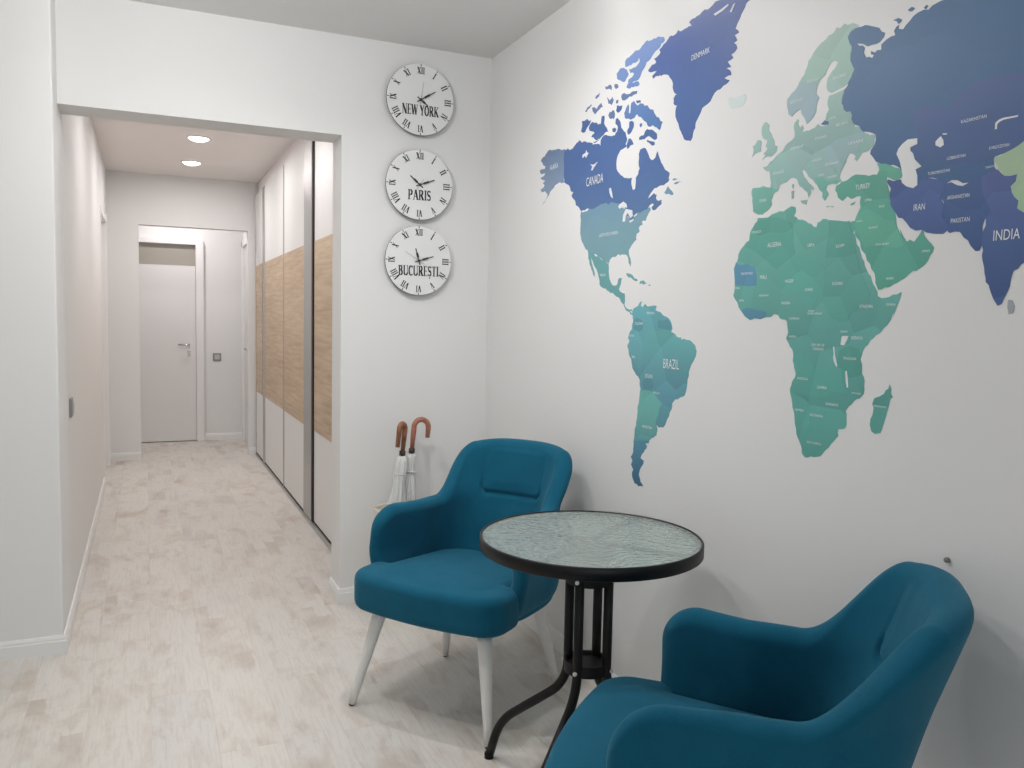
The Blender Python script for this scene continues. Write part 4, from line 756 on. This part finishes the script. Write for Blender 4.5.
MAP_TEXT = [
 ('DENMARK', 20949, 21398, 163, 0.8),
 ('CANADA', 27179, 18594, 331, 0.64),
 ('ALASKA', 30561, 19628, 202, 0.7),
 ('UNITED STATES OF AMERICA', 26045, 16514, 115, 0.62),
 ('MEXICO', 26353, 15061, 94, 0.8),
 ('BRAZIL', 21899, 12058, 302, 0.62),
 ('COLOMBIA', 23842, 13323, 88, 0.8),
 ('VENEZUELA', 23165, 13677, 73, 0.8),
 ('PERU', 24119, 12175, 82, 0.8),
 ('ECUADOR', 24322, 12906, 69, 0.8),
 ('BOLIVIA', 23129, 11590, 133, 0.62),
 ('PARAGUAY', 22656, 11064, 65, 0.8),
 ('ARGENTINA', 23147, 9881, 94, 0.8),
 ('ALGERIA', 17382, 15481, 119, 0.8),
 ('MOROCCO', 18114, 15875, 65, 0.8),
 ('LIBYA', 16059, 15368, 75, 0.8),
 ('EGYPT', 15090, 15272, 72, 0.9),
 ('MALI', 17755, 14640, 108, 0.8),
 ('MAURITANIA', 18433, 14764, 72, 0.8),
 ('NIGER', 16759, 14497, 83, 0.9),
 ('CHAD', 16055, 14259, 75, 0.9),
 ('SUDAN', 15125, 14378, 77, 0.9),
 ('NIGERIA', 16851, 13930, 68, 0.9),
 ('BURKINA FASO', 17703, 14142, 54, 0.7),
 ('SENEGAL', 18833, 14376, 56, 0.8),
 ('GUINEA', 18618, 14021, 56, 0.8),
 ('CAMEROON', 16516, 13529, 56, 0.8),
 ('CENTRAL AFRICAN', 15828, 13657, 50, 0.8),
 ('REPUBLIC', 15934, 13719, 45, 0.8),
 ('ETHIOPIA', 14210, 13818, 78, 0.8),
 ('SOMALIA', 13523, 13857, 54, 0.8),
 ('KENYA', 14440, 13083, 80, 0.9),
 ('DEM. REP. OF', 15659, 12877, 64, 0.8),
 ('CONGO', 15636, 12778, 64, 1),
 ('UGANDA', 14845, 13227, 48, 0.8),
 ('TANZANIA', 14619, 12592, 62, 0.9),
 ('ANGOLA', 16133, 12008, 71, 0.9),
 ('ZAMBIA', 15457, 11833, 69, 0.9),
 ('MOZAMBIQUE', 14368, 11780, 45, 0.8),
 ('ZIMBABWE', 15106, 11446, 63, 0.9),
 ('NAMIBIA', 16185, 11196, 61, 0.9),
 ('BOTSWANA', 15594, 11121, 60, 0.9),
 ('SOUTH AFRICA', 15632, 10424, 60, 0.8),
 ('MADAGASCAR', 13672, 11545, 45, 0.8),
 ('GABON', 16557, 13065, 57, 0.9),
 ('TURKEY', 14497, 16597, 115, 0.7),
 ('SYRIA', 14315, 16265, 60, 0.9),
 ('IRAQ', 13920, 16070, 63, 0.9),
 ('SAUDI ARABIA', 13849, 15224, 50, 0.8),
 ('JORDAN', 14547, 15798, 51, 0.8),
 ('KUWAIT', 14129, 15620, 50, 0.9),
 ('YEMEN', 13590, 14438, 54, 0.9),
 ('OMAN', 12692, 14987, 51, 0.9),
 ('IRAN', 12919, 15942, 137, 0.66),
 ('AFGHANISTAN', 11991, 16047, 78, 0.68),
 ('PAKISTAN', 11913, 15562, 94, 0.72),
 ('INDIA', 10897, 15180, 203, 0.7),
 ('KAZAKHSTAN', 11748, 17552, 68, 0.9),
 ('UZBEKISTAN', 12093, 16860, 61, 0.85),
 ('TURKMENISTAN', 12486, 16617, 63, 0.8),
 ('KYRGYZSTAN', 11160, 16902, 58, 0.8),
 ('TAJIKISTAN', 11312, 16533, 51, 0.8),
 ('SPAIN', 17907, 16697, 81, 0.9),
 ('FRANCE', 17352, 17356, 78, 1),
 ('GERMANY', 16710, 17886, 76, 0.95),
 ('POLAND', 15895, 17980, 69, 0.95),
 ('UKRAINE', 14776, 17663, 79, 1),
 ('BELARUS', 15220, 18167, 66, 1),
 ('ROMANIA', 15492, 17284, 68, 0.95),
 ('HUNGARY', 15993, 17452, 54, 0.9),
 ('BULGARIA', 15455, 16968, 48, 0.9),
 ('SERBIA', 15818, 17059, 49, 0.9),
 ('NORWAY', 16805, 19069, 71, 1),
 ('SWEDEN', 16258, 19443, 69, 1),
 ('FINLAND', 15389, 19318, 67, 1),
 ('LATVIA', 15548, 18377, 53, 0.9),
]

wm = thing('world_map_decal', 'blue and green world map decal with country names covering the right wall', 'wall map', (XR, 0, 0))
def ragged(pts, kind, seed):
    """breaks long coast segments into small irregular steps"""
    if kind not in ('landmass', 'island'): return pts
    rnd = random.Random(seed)
    for lim in (0.030, 0.016):
        out = []
        for k, a in enumerate(pts):
            c = pts[(k + 1) % len(pts)]; out.append(a)
            d = math.hypot(c[0] - a[0], c[1] - a[1])
            if d > lim:
                n = 2; o = rnd.uniform(-0.16, 0.16) * d
                o = max(-0.006, min(0.006, o))
                out.append(((a[0] + c[0]) / 2 - (c[1] - a[1]) / d * o, (a[1] + c[1]) / 2 + (c[0] - a[0]) / d * o))
        pts = out
    return pts
def decal(name, outline, layer, m, label, idx):
    bm = bmesh.new()
    xo = -0.0003 * layer - 0.00001 * idx
    pts = ragged([(y / 1e4, z / 1e4) for y, z in outline], name, idx)
    vs = [bm.verts.new((xo, y, z)) for y, z in pts]
    es = [bm.edges.new((vs[k], vs[(k + 1) % len(vs)])) for k in range(len(vs))]
    r = bmesh.ops.triangle_fill(bm, edges=es, use_beauty=True, use_dissolve=False, normal=(-1, 0, 0))
    bk = [bm.verts.new((0, y, z)) for y, z in pts]
    for k in range(len(vs)):
        k2 = (k + 1) % len(vs); bm.faces.new((vs[k], vs[k2], bk[k2], bk[k]))
    me = bpy.data.meshes.new(name); 
    for f in bm.faces:
        f.normal_update()
        if abs(f.normal.x) > 0.5 and f.normal.x > 0: f.normal_flip()
    bm.to_mesh(me); bm.free()
    return link(name, me, m, wm, label=label)
for idx, (kind, colour, layer, label, outline) in enumerate(MAP_PIECES):
    decal(kind, outline, layer, MC[colour], label, idx)
def font_mesh(text):
    cu = bpy.data.curves.new('lettering', 'FONT'); cu.body = text; cu.size = 1.0; cu.align_x = 'CENTER'; cu.align_y = 'CENTER'
    cu.resolution_u = 3
    o = bpy.data.objects.new('lettering', cu); COL.objects.link(o)
    bpy.context.view_layer.update()
    me = bpy.data.meshes.new_from_object(o.evaluated_get(bpy.context.evaluated_depsgraph_get()))
    bpy.data.objects.remove(o); bpy.data.curves.remove(cu)
    return me
for text, y, z, hh, cond in MAP_TEXT:
    me = font_mesh(text); me.name = 'lettering'
    zs = [v.co.y for v in me.vertices]; k = (hh / 1e4) / (max(zs) - min(zs))
    zm = (max(zs) + min(zs)) / 2
    for v in me.vertices:
        # text runs towards -Y as seen from the room
        v.co = Vector((-0.0024, y / 1e4 - v.co.x * k * cond, z / 1e4 + (v.co.y - zm) * k))
    link('lettering', me, M['lettering'], wm)

bm = lathe(bmesh.new(), [(0, 0), (0.006, 0), (0.006, 0.006), (0.004, 0.008), (0, 0.008)], 16)
o = link('wall_plug', bm, M['plug'], None, True); o.location = (XR, 1.173, 0.852); o.rotation_euler = (0, -math.pi / 2, 0)
tag(o, 'tiny grey plug in the wall just above the nearer armchair back', 'wall plug')

# ------------------------------------------------------------------ armchairs
def smoothstep(x):
    x = np.clip(x, 0, 1); return x * x * (3 - 2 * x)
def shell_grid(c, n_back=80, n_arm=46, NI=56, NT=14, NO=44):
    """grid of points (stations along the U) x (profile) of the tub; c holds the measured proportions"""
    UA = 0.62; YA = -0.02; al = c['yf'] - YA; e = 2 / c['n']
    uu = np.concatenate([np.linspace(0, UA, n_back), UA + (1 - UA) * (1 - (1 - np.linspace(0, 1, n_arm)[1:]) ** 1.6)])
    ts = np.concatenate([-uu[::-1], uu[1:]])
    u = np.abs(ts)[:, None]; sg = np.where(ts >= 0, 1.0, -1.0)[:, None]
    phi = np.minimum(u / UA, 1) * math.pi / 2
    s = np.where(u > UA, np.maximum(0, (1 - u) / (1 - UA) * al), 1.0)
    k = smoothstep((u - c['u0']) / c['uw'])
    Ht = (c['back'] - c['crown'] * (np.minimum(u, c['u0']) / c['u0']) ** 2) * (1 - k) + c['arm'] * k
    Ht = Ht + c['rise'] * smoothstep((u - 0.62) / 0.3)
    Rr = c['R']
    Ht = Ht - np.where(s < Rr, Rr - np.sqrt(np.maximum(0, Rr * Rr - (Rr - s) ** 2)), 0)
    th = c['th'] * (1 + 0.15 * (1 - u)); te = 0.036
    ew = np.where(s < te, np.sqrt(np.maximum(1e-4, 1 - (1 - np.minimum(s / te, 1)) ** 2)), 1.0)
    sp = np.sin(phi) ** e; cp = np.maximum(np.cos(phi), 0) ** e
    def centre(z):
        zz = np.clip((z - 0.36) / 0.30, 0, 1.0)
        a = c['a_bot'] + (c['a_top'] - c['a_bot']) * zz
        a = a - c['nar'] * smoothstep((z - c['arm'] + 0.04) / 0.22)
        lean = c['lean'] * np.maximum(0, (z - 0.38) / 0.5) ** 1.1
        x = a * sp
        y = YA - (c['b'] + lean) * cp
        y = np.where(u > UA, YA + al * (u - UA) / (1 - UA), y)
        x = np.where(u > UA, a + c['splay'] * ((u - UA) / (1 - UA)) * smoothstep((z - 0.36) / 0.16), x)
        return x * sg, y
    aa, bb = c['a_top'], c['b'] + 0.05
    nx = np.maximum(np.sin(phi), 1e-6) ** (2 - e) / aa; ny = -np.maximum(np.cos(phi), 1e-6) ** (2 - e) / bb
    ll = np.hypot(nx, ny); nx, ny = nx / ll, ny / ll
    nx = np.where(u >= UA, 1.0, nx) * sg; ny = np.where(u >= UA, 0.0, ny)
    ztc = Ht - th; z0 = 0.41; zb = c['zb']
    # inner
    i = np.arange(NI)[None, :] / NI
    z = z0 + (ztc - z0) * i; x, y = centre(z); off = -th * ew + 0 * z
    qx, qz = np.abs(x) - c['px'] + 0.03, np.abs(z - c['pz']) - c['ph'] + 0.03
    sd = np.hypot(np.maximum(qx, 0), np.maximum(qz, 0)) + np.minimum(np.maximum(qx, qz), 0) - 0.03
    ins = (u < UA * 0.98) * 1.0
    fade = np.maximum(smoothstep((c['pz'] - c['ph'] + 0.075 - z) / 0.06), 0.22 * smoothstep((c['pz'] + 0.075 - z) / 0.09))
    off = off + ins * (0.012 * np.exp(-(sd / 0.006) ** 2) * fade - 0.006 * smoothstep(-sd / 0.05) - 0.007 * np.exp(-((z - 0.56) / 0.06) ** 2) * (1 - u / UA))
    A = np.stack([x + nx * off, y + ny * off, z], -1)
    xc, yc = centre(ztc); xt, yt = centre(Ht)
    an = np.pi * np.arange(NT + 1)[None, :] / NT
    off = -np.cos(an) * th * ew; m = np.sin(an)
    B = np.stack([xc + (xt - xc) * m + nx * off, yc + (yt - yc) * m + ny * off, ztc + m * th], -1)
    i = np.arange(1, NO + 1)[None, :] / NO
    z = ztc + (zb - ztc) * i; x, y = centre(z); off = th * ew + 0 * z
    rb = 0.075; d = np.clip((zb + rb - z) / rb, 0, 1)
    off = off - 0.055 * (1 - np.sqrt(1 - d * d * 0.998)) * ew
    C = np.stack([x + nx * off, y + ny * off, z], -1)
    return np.concatenate([A, B, C], 1), ts
CH = {'a_top': 0.2354, 'a_bot': 0.2712, 'b': 0.2324, 'yf': 0.1863, 'arm': 0.6616, 'back': 0.8657, 'crown': 0.0164, 'th': 0.0298, 'n': 2.7722, 'u0': 0.2272, 'uw': 0.3014, 'rise': 0.0049, 'R': 0.0985, 'lean': 0.138, 'nar': -0.0617, 'splay': 0.045, 'zb': 0.345, 'px': 0.142, 'pz': 0.765, 'ph': 0.105}
def shell_bm():
    G_, ts = shell_grid(CH)
    ns, nv = G_.shape[:2]
    flat = [tuple(map(float, p)) for p in G_.reshape(-1, 3)]
    faces = []
    for s in range(ns - 1):
        for i in range(nv - 1):
            faces.append((s * nv + i, (s + 1) * nv + i, (s + 1) * nv + i + 1, s * nv + i + 1))
        faces.append((s * nv + nv - 1, (s + 1) * nv + nv - 1, (s + 1) * nv, s * nv))
    faces.append(tuple(range(nv))); faces.append(tuple((ns - 1) * nv + i for i in range(nv)))
    me = bpy.data.meshes.new('shell'); me.from_pydata(flat, [], faces)
    bm = bmesh.new(); bm.from_mesh(me); bpy.data.meshes.remove(me)
    bmesh.ops.remove_doubles(bm, verts=bm.verts, dist=1e-5)
    return bm
def rounded_slab(bm, outline, z0, z1, r, dome=0.0, cen=(0, 0)):
    """closed pad with the given outline (counter-clockwise, convex), rounded edges of radius r and a domed top"""
    n = len(outline); rings = []
    def ring(off, z, s=1.0):
        row = []
        for i, p in enumerate(outline):
            a = Vector(outline[i - 1]); c_ = Vector(outline[(i + 1) % n]); t_ = (c_ - a).normalized()
            q = Vector(p) + Vector((t_.y, -t_.x)) * off
            q = Vector(cen) + (q - Vector(cen)) * s
            row.append(bm.verts.new((q.x, q.y, z)))
        rings.append(row)
    for k in range(7):
        a = math.pi / 2 * k / 6; ring(-r * (1 - math.sin(a)), z0 + r * (1 - math.cos(a)))
    for k in range(7):
        a = math.pi / 2 * k / 6; ring(-r * (1 - math.cos(a)), z1 - r * (1 - math.sin(a)))
    for s in (0.85, 0.65, 0.42, 0.2): ring(-r, z1 + dome * (1 - s * s), s)
    for a, c_ in zip(rings, rings[1:]):
        for k in range(n): bm.faces.new((a[k], a[(k + 1) % n], c_[(k + 1) % n], c_[k]))
    bm.faces.new(rings[-1]); bm.faces.new(rings[0])
def rounded_outline(x0, x1, y0, y1, rx, ry, bulge=0.0, n=10):
    """rectangle with elliptic corners; the y1 side (front) may bulge forward"""
    out = []
    for cx, cy, a0 in ((x1 - rx, y1 - ry, 0), (x0 + rx, y1 - ry, 90), (x0 + 0.04, y0 + 0.04, 180), (x1 - 0.04, y0 + 0.04, 270)):
        qx, qy = (rx, ry) if a0 < 180 else (0.04, 0.04)
        for k in range(n + 1):
            a = math.radians(a0 + 90 * k / n); out.append([cx + qx * math.cos(a), cy + qy * math.sin(a)])
        if a0 == 0:
            for k in range(1, 12): out.append([(x1 - rx) + (x0 + rx - x1 + rx) * k / 12, y1])
    for p in out:
        if p[1] > y1 - ry * 1.2: p[1] += bulge * max(0, 1 - (p[0] / x1) ** 2)
    return out
def seat_mesh():
    """seat pad between the arms fused with its full-width front, which wraps the arm ends"""
    bm = bmesh.new(); yf = CH['yf']
    rounded_slab(bm, rounded_outline(-0.300, 0.300, yf - 0.040, 0.318, 0.075, 0.070, 0.034), 0.338, 0.470, 0.030, 0.010, (0, yf + 0.05))
    n0 = len(bm.verts)
    rounded_slab(bm, rounded_outline(-0.242, 0.242, -0.24, 0.285, 0.07, 0.07, 0.02), 0.345, 0.478, 0.034, 0.012, (0, 0.03))
    bm.verts.ensure_lookup_table()
    for v in bm.verts[n0:]:
        if v.co.z > 0.40: v.co.z -= 0.034 * min(1.0, max(0.0, (0.20 - v.co.y) / 0.34))      # the seat slopes down to the back
    me = bpy.data.meshes.new('seat'); bmesh.ops.recalc_face_normals(bm, faces=bm.faces); bm.to_mesh(me); bm.free()
    o = bpy.data.objects.new('seat', me); COL.objects.link(o)
    r_ = o.modifiers.new('fuse', 'REMESH'); r_.mode = 'VOXEL'; r_.voxel_size = 0.0055; r_.use_smooth_shade = True
    s_ = o.modifiers.new('soften', 'SMOOTH'); s_.factor = 0.5; s_.iterations = 14
    bpy.context.view_layer.update()
    out = bpy.data.meshes.new_from_object(o.evaluated_get(bpy.context.evaluated_depsgraph_get()))
    bpy.data.objects.remove(o); bpy.data.meshes.remove(me)
    return out
def base_bm():
    """underside that closes the tub between seat front and back"""
    bm = bmesh.new()
    hw = CH['a_bot'] + 0.004; dp = CH['b'] + 0.02
    out = []
    for k in range(96):
        a = 2 * math.pi * k / 96; e = 2 / 3.0
        ca, sa = math.cos(a), math.sin(a)
        y = math.copysign(abs(sa) ** e, sa)
        out.append((hw * math.copysign(abs(ca) ** e, ca) * 0.985, -0.02 + (dp if y < 0 else 0.24) * y))
    rounded_slab(bm, out, 0.322, 0.40, 0.030, 0.0, (0, 0))
    return bm
FEET = [(-0.278, 0.318), (0.272, 0.318), (-0.262, -0.195), (0.235, -0.200)]
def make_chair(loc, rotz, label):
    t = thing('armchair', label, 'armchair', loc, rotz, 'teal tub armchairs with white legs')
    link('backrest', shell_bm(), M['fabric'], t, True)
    link('seat', seat_mesh(), M['fabric'], t, True)
    link('seat_base', base_bm(), M['fabric'], t, True)
    for fx, fy in FEET:
        tx, ty = fx * 0.76, fy * 0.70 + (0.02 if fy > 0 else 0.0)
        L_ = [(tx + (fx - tx) * k / 6, ty + (fy - ty) * k / 6, 0.335 + (0.006 - 0.335) * k / 6) for k in range(7)]
        lg = link('leg', tube(bmesh.new(), L_, [0.0255 - 0.0130 * k / 6 for k in range(7)], 24), M['white_leg'], t, True)
        link('foot_glide', lathe(bmesh.new(), [(0, 0), (0.010, 0), (0.011, 0.005), (0, 0.0055)], 20, (fx, fy)), M['glide'], lg)
    return t
def copy_tree(o, parent=None):
    c = o.copy(); COL.objects.link(c); c.parent = parent
    for ch in list(o.children): copy_tree(ch, c)
    return c
CHAIR1 = dict(loc=(1.0505, 2.7004, 0), az=216.58)
CHAIR2 = dict(loc=(1.0707, 1.2894, 0), az=136.27)
c1 = make_chair(CHAIR1['loc'], math.radians(CHAIR1['az'] - 90), 'teal fabric tub armchair with white splayed legs behind the round table, under the clocks')
c2 = copy_tree(c1)
c2.location = CHAIR2['loc']; c2.rotation_euler = (0, 0, math.radians(CHAIR2['az'] - 90))
c2['label'] = 'teal fabric tub armchair in the near right corner, cut off by the photo edge'

# ------------------------------------------------------------------ bistro table
TC, TR, TZ = (1.126, 1.973), 0.3095, 0.740
t = thing('bistro_table', 'round black bistro table with hammered glass top between the two armchairs', 'table', (TC[0], TC[1], 0))
bm = lathe(bmesh.new(), [(TR - 0.0075, TZ - 0.0025), (TR - 0.006, TZ), (TR - 0.003, TZ), (TR, TZ - 0.003), (TR, TZ - 0.033), (TR - 0.003, TZ - 0.035), (TR - 0.0075, TZ - 0.035), (TR - 0.0075, TZ - 0.013), (TR - 0.022, TZ - 0.013), (TR - 0.022, TZ - 0.011), (TR - 0.0075, TZ - 0.011)], 128, close=True)
link('rim', bm, M['black_metal'], t, True)
bm = lathe(bmesh.new(), [(0, TZ - 0.0105), (TR - 0.008, TZ - 0.0105), (TR - 0.008, TZ - 0.003), (0, TZ - 0.003)], 128)
link('glass_top', bm, M['glass'], t)
AZ = 125; RT = 0.060; TZT = TZ - 0.036
for k in range(4):
    a = math.radians(AZ + 90 * k); d = Vector((math.cos(a), math.sin(a), 0))
    pts2 = smooth_path([d * RT + Vector((0, 0, TZT)), d * RT + Vector((0, 0, 0.305)), d * 0.285 + Vector((0, 0, 0.128)), d * 0.320 + Vector((0, 0, 0.006))], 0.07, 10)
    lg = link('leg', tube(bmesh.new(), pts2, 0.0132, 18), M['black_metal'], t, True)
    link('foot_cap', lathe(bmesh.new(), [(0, 0), (0.0142, 0), (0.0142, 0.016), (0, 0.0165)], 20, (d.x * 0.3205, d.y * 0.3205)), M['black_plate'], lg, True)
    bm = bmesh.new()
    s = d.cross(Vector((0, 0, 1)))
    # flat support arm running from the column to the rim
    p0 = d * 0.02; p1 = d * (TR - 0.015); w = 0.012
    vs = []
    for p in (p0, p1):
        for q_ in (-w, w):
            for z in (TZT + 0.001, TZT + 0.013): vs.append(bm.verts.new(p + s * q_ + Vector((0, 0, z))))
    for f in ((0, 1, 3, 2), (4, 6, 7, 5), (0, 4, 5, 1), (2, 3, 7, 6), (0, 2, 6, 4), (1, 5, 7, 3)): bm.faces.new([vs[i] for i in f])
    link('support_arm', bm, M['black_metal'], t)
    for z in (0.624, 0.368):
        bm = bmesh.new(); p = d * (RT + 0.0122)
        tube(bm, [p + Vector((0, 0, z)), p + d * 0.006 + Vector((0, 0, z)), p + d * 0.0075 + Vector((0, 0, z))], [0.0055, 0.0055, 0.003], 14)
        link('bolt_cap', bm, M['bolt'], lg, True, label='pale round bolt cap')
for z, hh in ((0.608, 0.032), (0.354, 0.032)):
    bm = lathe(bmesh.new(), [(0, z), (RT + 0.004, z), (RT + 0.004, z + hh), (RT - 0.004, z + hh), (RT - 0.006, z + hh - 0.008), (0, z + hh - 0.008)], 48)
    link('column_ring', bm, M['black_plate'], t, False)

# ------------------------------------------------------------------ umbrellas in a stand
SX, SY = 1.025, 3.60
t = thing('umbrella_stand', 'ivory cylindrical umbrella stand on the floor behind the armchair, mostly hidden', 'umbrella stand', (SX, SY, 0))
bm = lathe(bmesh.new(), [(0, 0), (0.085, 0), (0.09, 0.01), (0.09, 0.455), (0.094, 0.470), (0.090, 0.478), (0.084, 0.470), (0.084, 0.02), (0, 0.02)], 48)
link('body', bm, M['ivory'], t, True)
link('base_ring', lathe(bmesh.new(), [(0.0905, 0.0), (0.094, 0.0), (0.094, 0.02), (0.0905, 0.022)], 48, close=True), M['ivory'], t, True)
def umbrella(label, base, top, hook_dir, hook_r, hook_end, mh, seed, group='hook handled umbrellas'):
    """base/top: ends of the straight shaft in world space; the hook bends towards hook_dir"""
    base, top = Vector(base), Vector(top)
    t = thing('umbrella', label, 'umbrella', base, 0, group)
    ax = (top - base); L_ = ax.length; ax.normalize()
    hd = Vector(hook_dir); hd = (hd - ax * hd.dot(ax)).normalized()
    P = lambda s: ax * s
    link('shaft', tube(bmesh.new(), [P(0.0), P(L_ - 0.10)], 0.005, 10), M['chrome'], t, True)
    # handle: straight grip, then a half circle, then a short straight end
    pts = [P(L_ - 0.135), P(L_ - 0.06), P(L_ - 0.03)]
    c_ = P(L_ - 0.03) + hd * hook_r
    for k in range(1, 17):
        a = math.pi * k / 16
        pts.append(c_ - hd * hook_r * math.cos(a) + ax * hook_r * math.sin(a) * 1.1)
    pts.append(pts[-1] - ax * hook_end)
    n = len(pts)
    link('handle', tube(bmesh.new(), pts, [0.0125 if 0 < i < n - 1 else 0.010 for i in range(n)], 16), mh, t, True, label='curved wooden crook handle')
    link('collar', tube(bmesh.new(), [P(L_ - 0.152), P(L_ - 0.130)], [0.014, 0.0145], 16), M['ferrule'], t, True)
    # loosely furled canopy with pleats
    rnd = random.Random(seed); bm = bmesh.new(); nn = 64; rings = []
    s_ax = ax.cross(hd).normalized()
    NZ = 26
    for i in range(NZ):
        f = i / (NZ - 1); s = 0.04 + (L_ - 0.155 - 0.04) * f
        r0 = 0.010 + 0.027 * math.sin(min(1, f * 1.15) * math.pi * 0.62) * (1 - 0.62 * f ** 3)
        r0 += 0.004 * math.sin(f * 21 + seed)
        ring = []
        for k in range(nn):
            a = 2 * math.pi * k / nn
            r = r0 * (1 + 0.24 * math.sin(8 * a + f * 5 + seed) * math.sin(f * 3.0) + 0.07 * math.sin(13 * a - f * 9))
            ring.append(bm.verts.new(P(s) + hd * r * math.cos(a) + s_ax * r * math.sin(a)))
        rings.append(ring)
    for a, b in zip(rings, rings[1:]):
        for k in range(nn): bm.faces.new((a[k], a[(k + 1) % nn], b[(k + 1) % nn], b[k]))
    bm.faces.new(rings[0]); bm.faces.new(rings[-1])
    link('canopy', bm, M['canopy'], t, True, label='furled whitish film canopy')
    # tie strap
    s = L_ * 0.72
    link('strap', tube(bmesh.new(), [P(s) + hd * 0.027 * math.cos(a) + s_ax * 0.027 * math.sin(a) for a in [2 * math.pi * k / 24 for k in range(25)]], 0.0035, 8), M['canopy'], t, True)
    link('tip', tube(bmesh.new(), [P(0.05), P(-0.0)], [0.006, 0.003], 12), M['ferrule'], t, True)
umbrella('furled white umbrella with brown crook handle turned left, leaning in the stand', (0.982, 3.578, 0.021), (1.086, 3.640, 0.856), (-0.80, -0.60, 0), 0.021, 0.085, M['handle_brown'], 1)
umbrella('furled white umbrella with reddish crook handle turned right, leaning in the stand', (1.052, 3.630, 0.021), (1.135, 3.660, 0.862), (1, -0.1, 0), 0.034, 0.045, M['handle_rose'], 5)
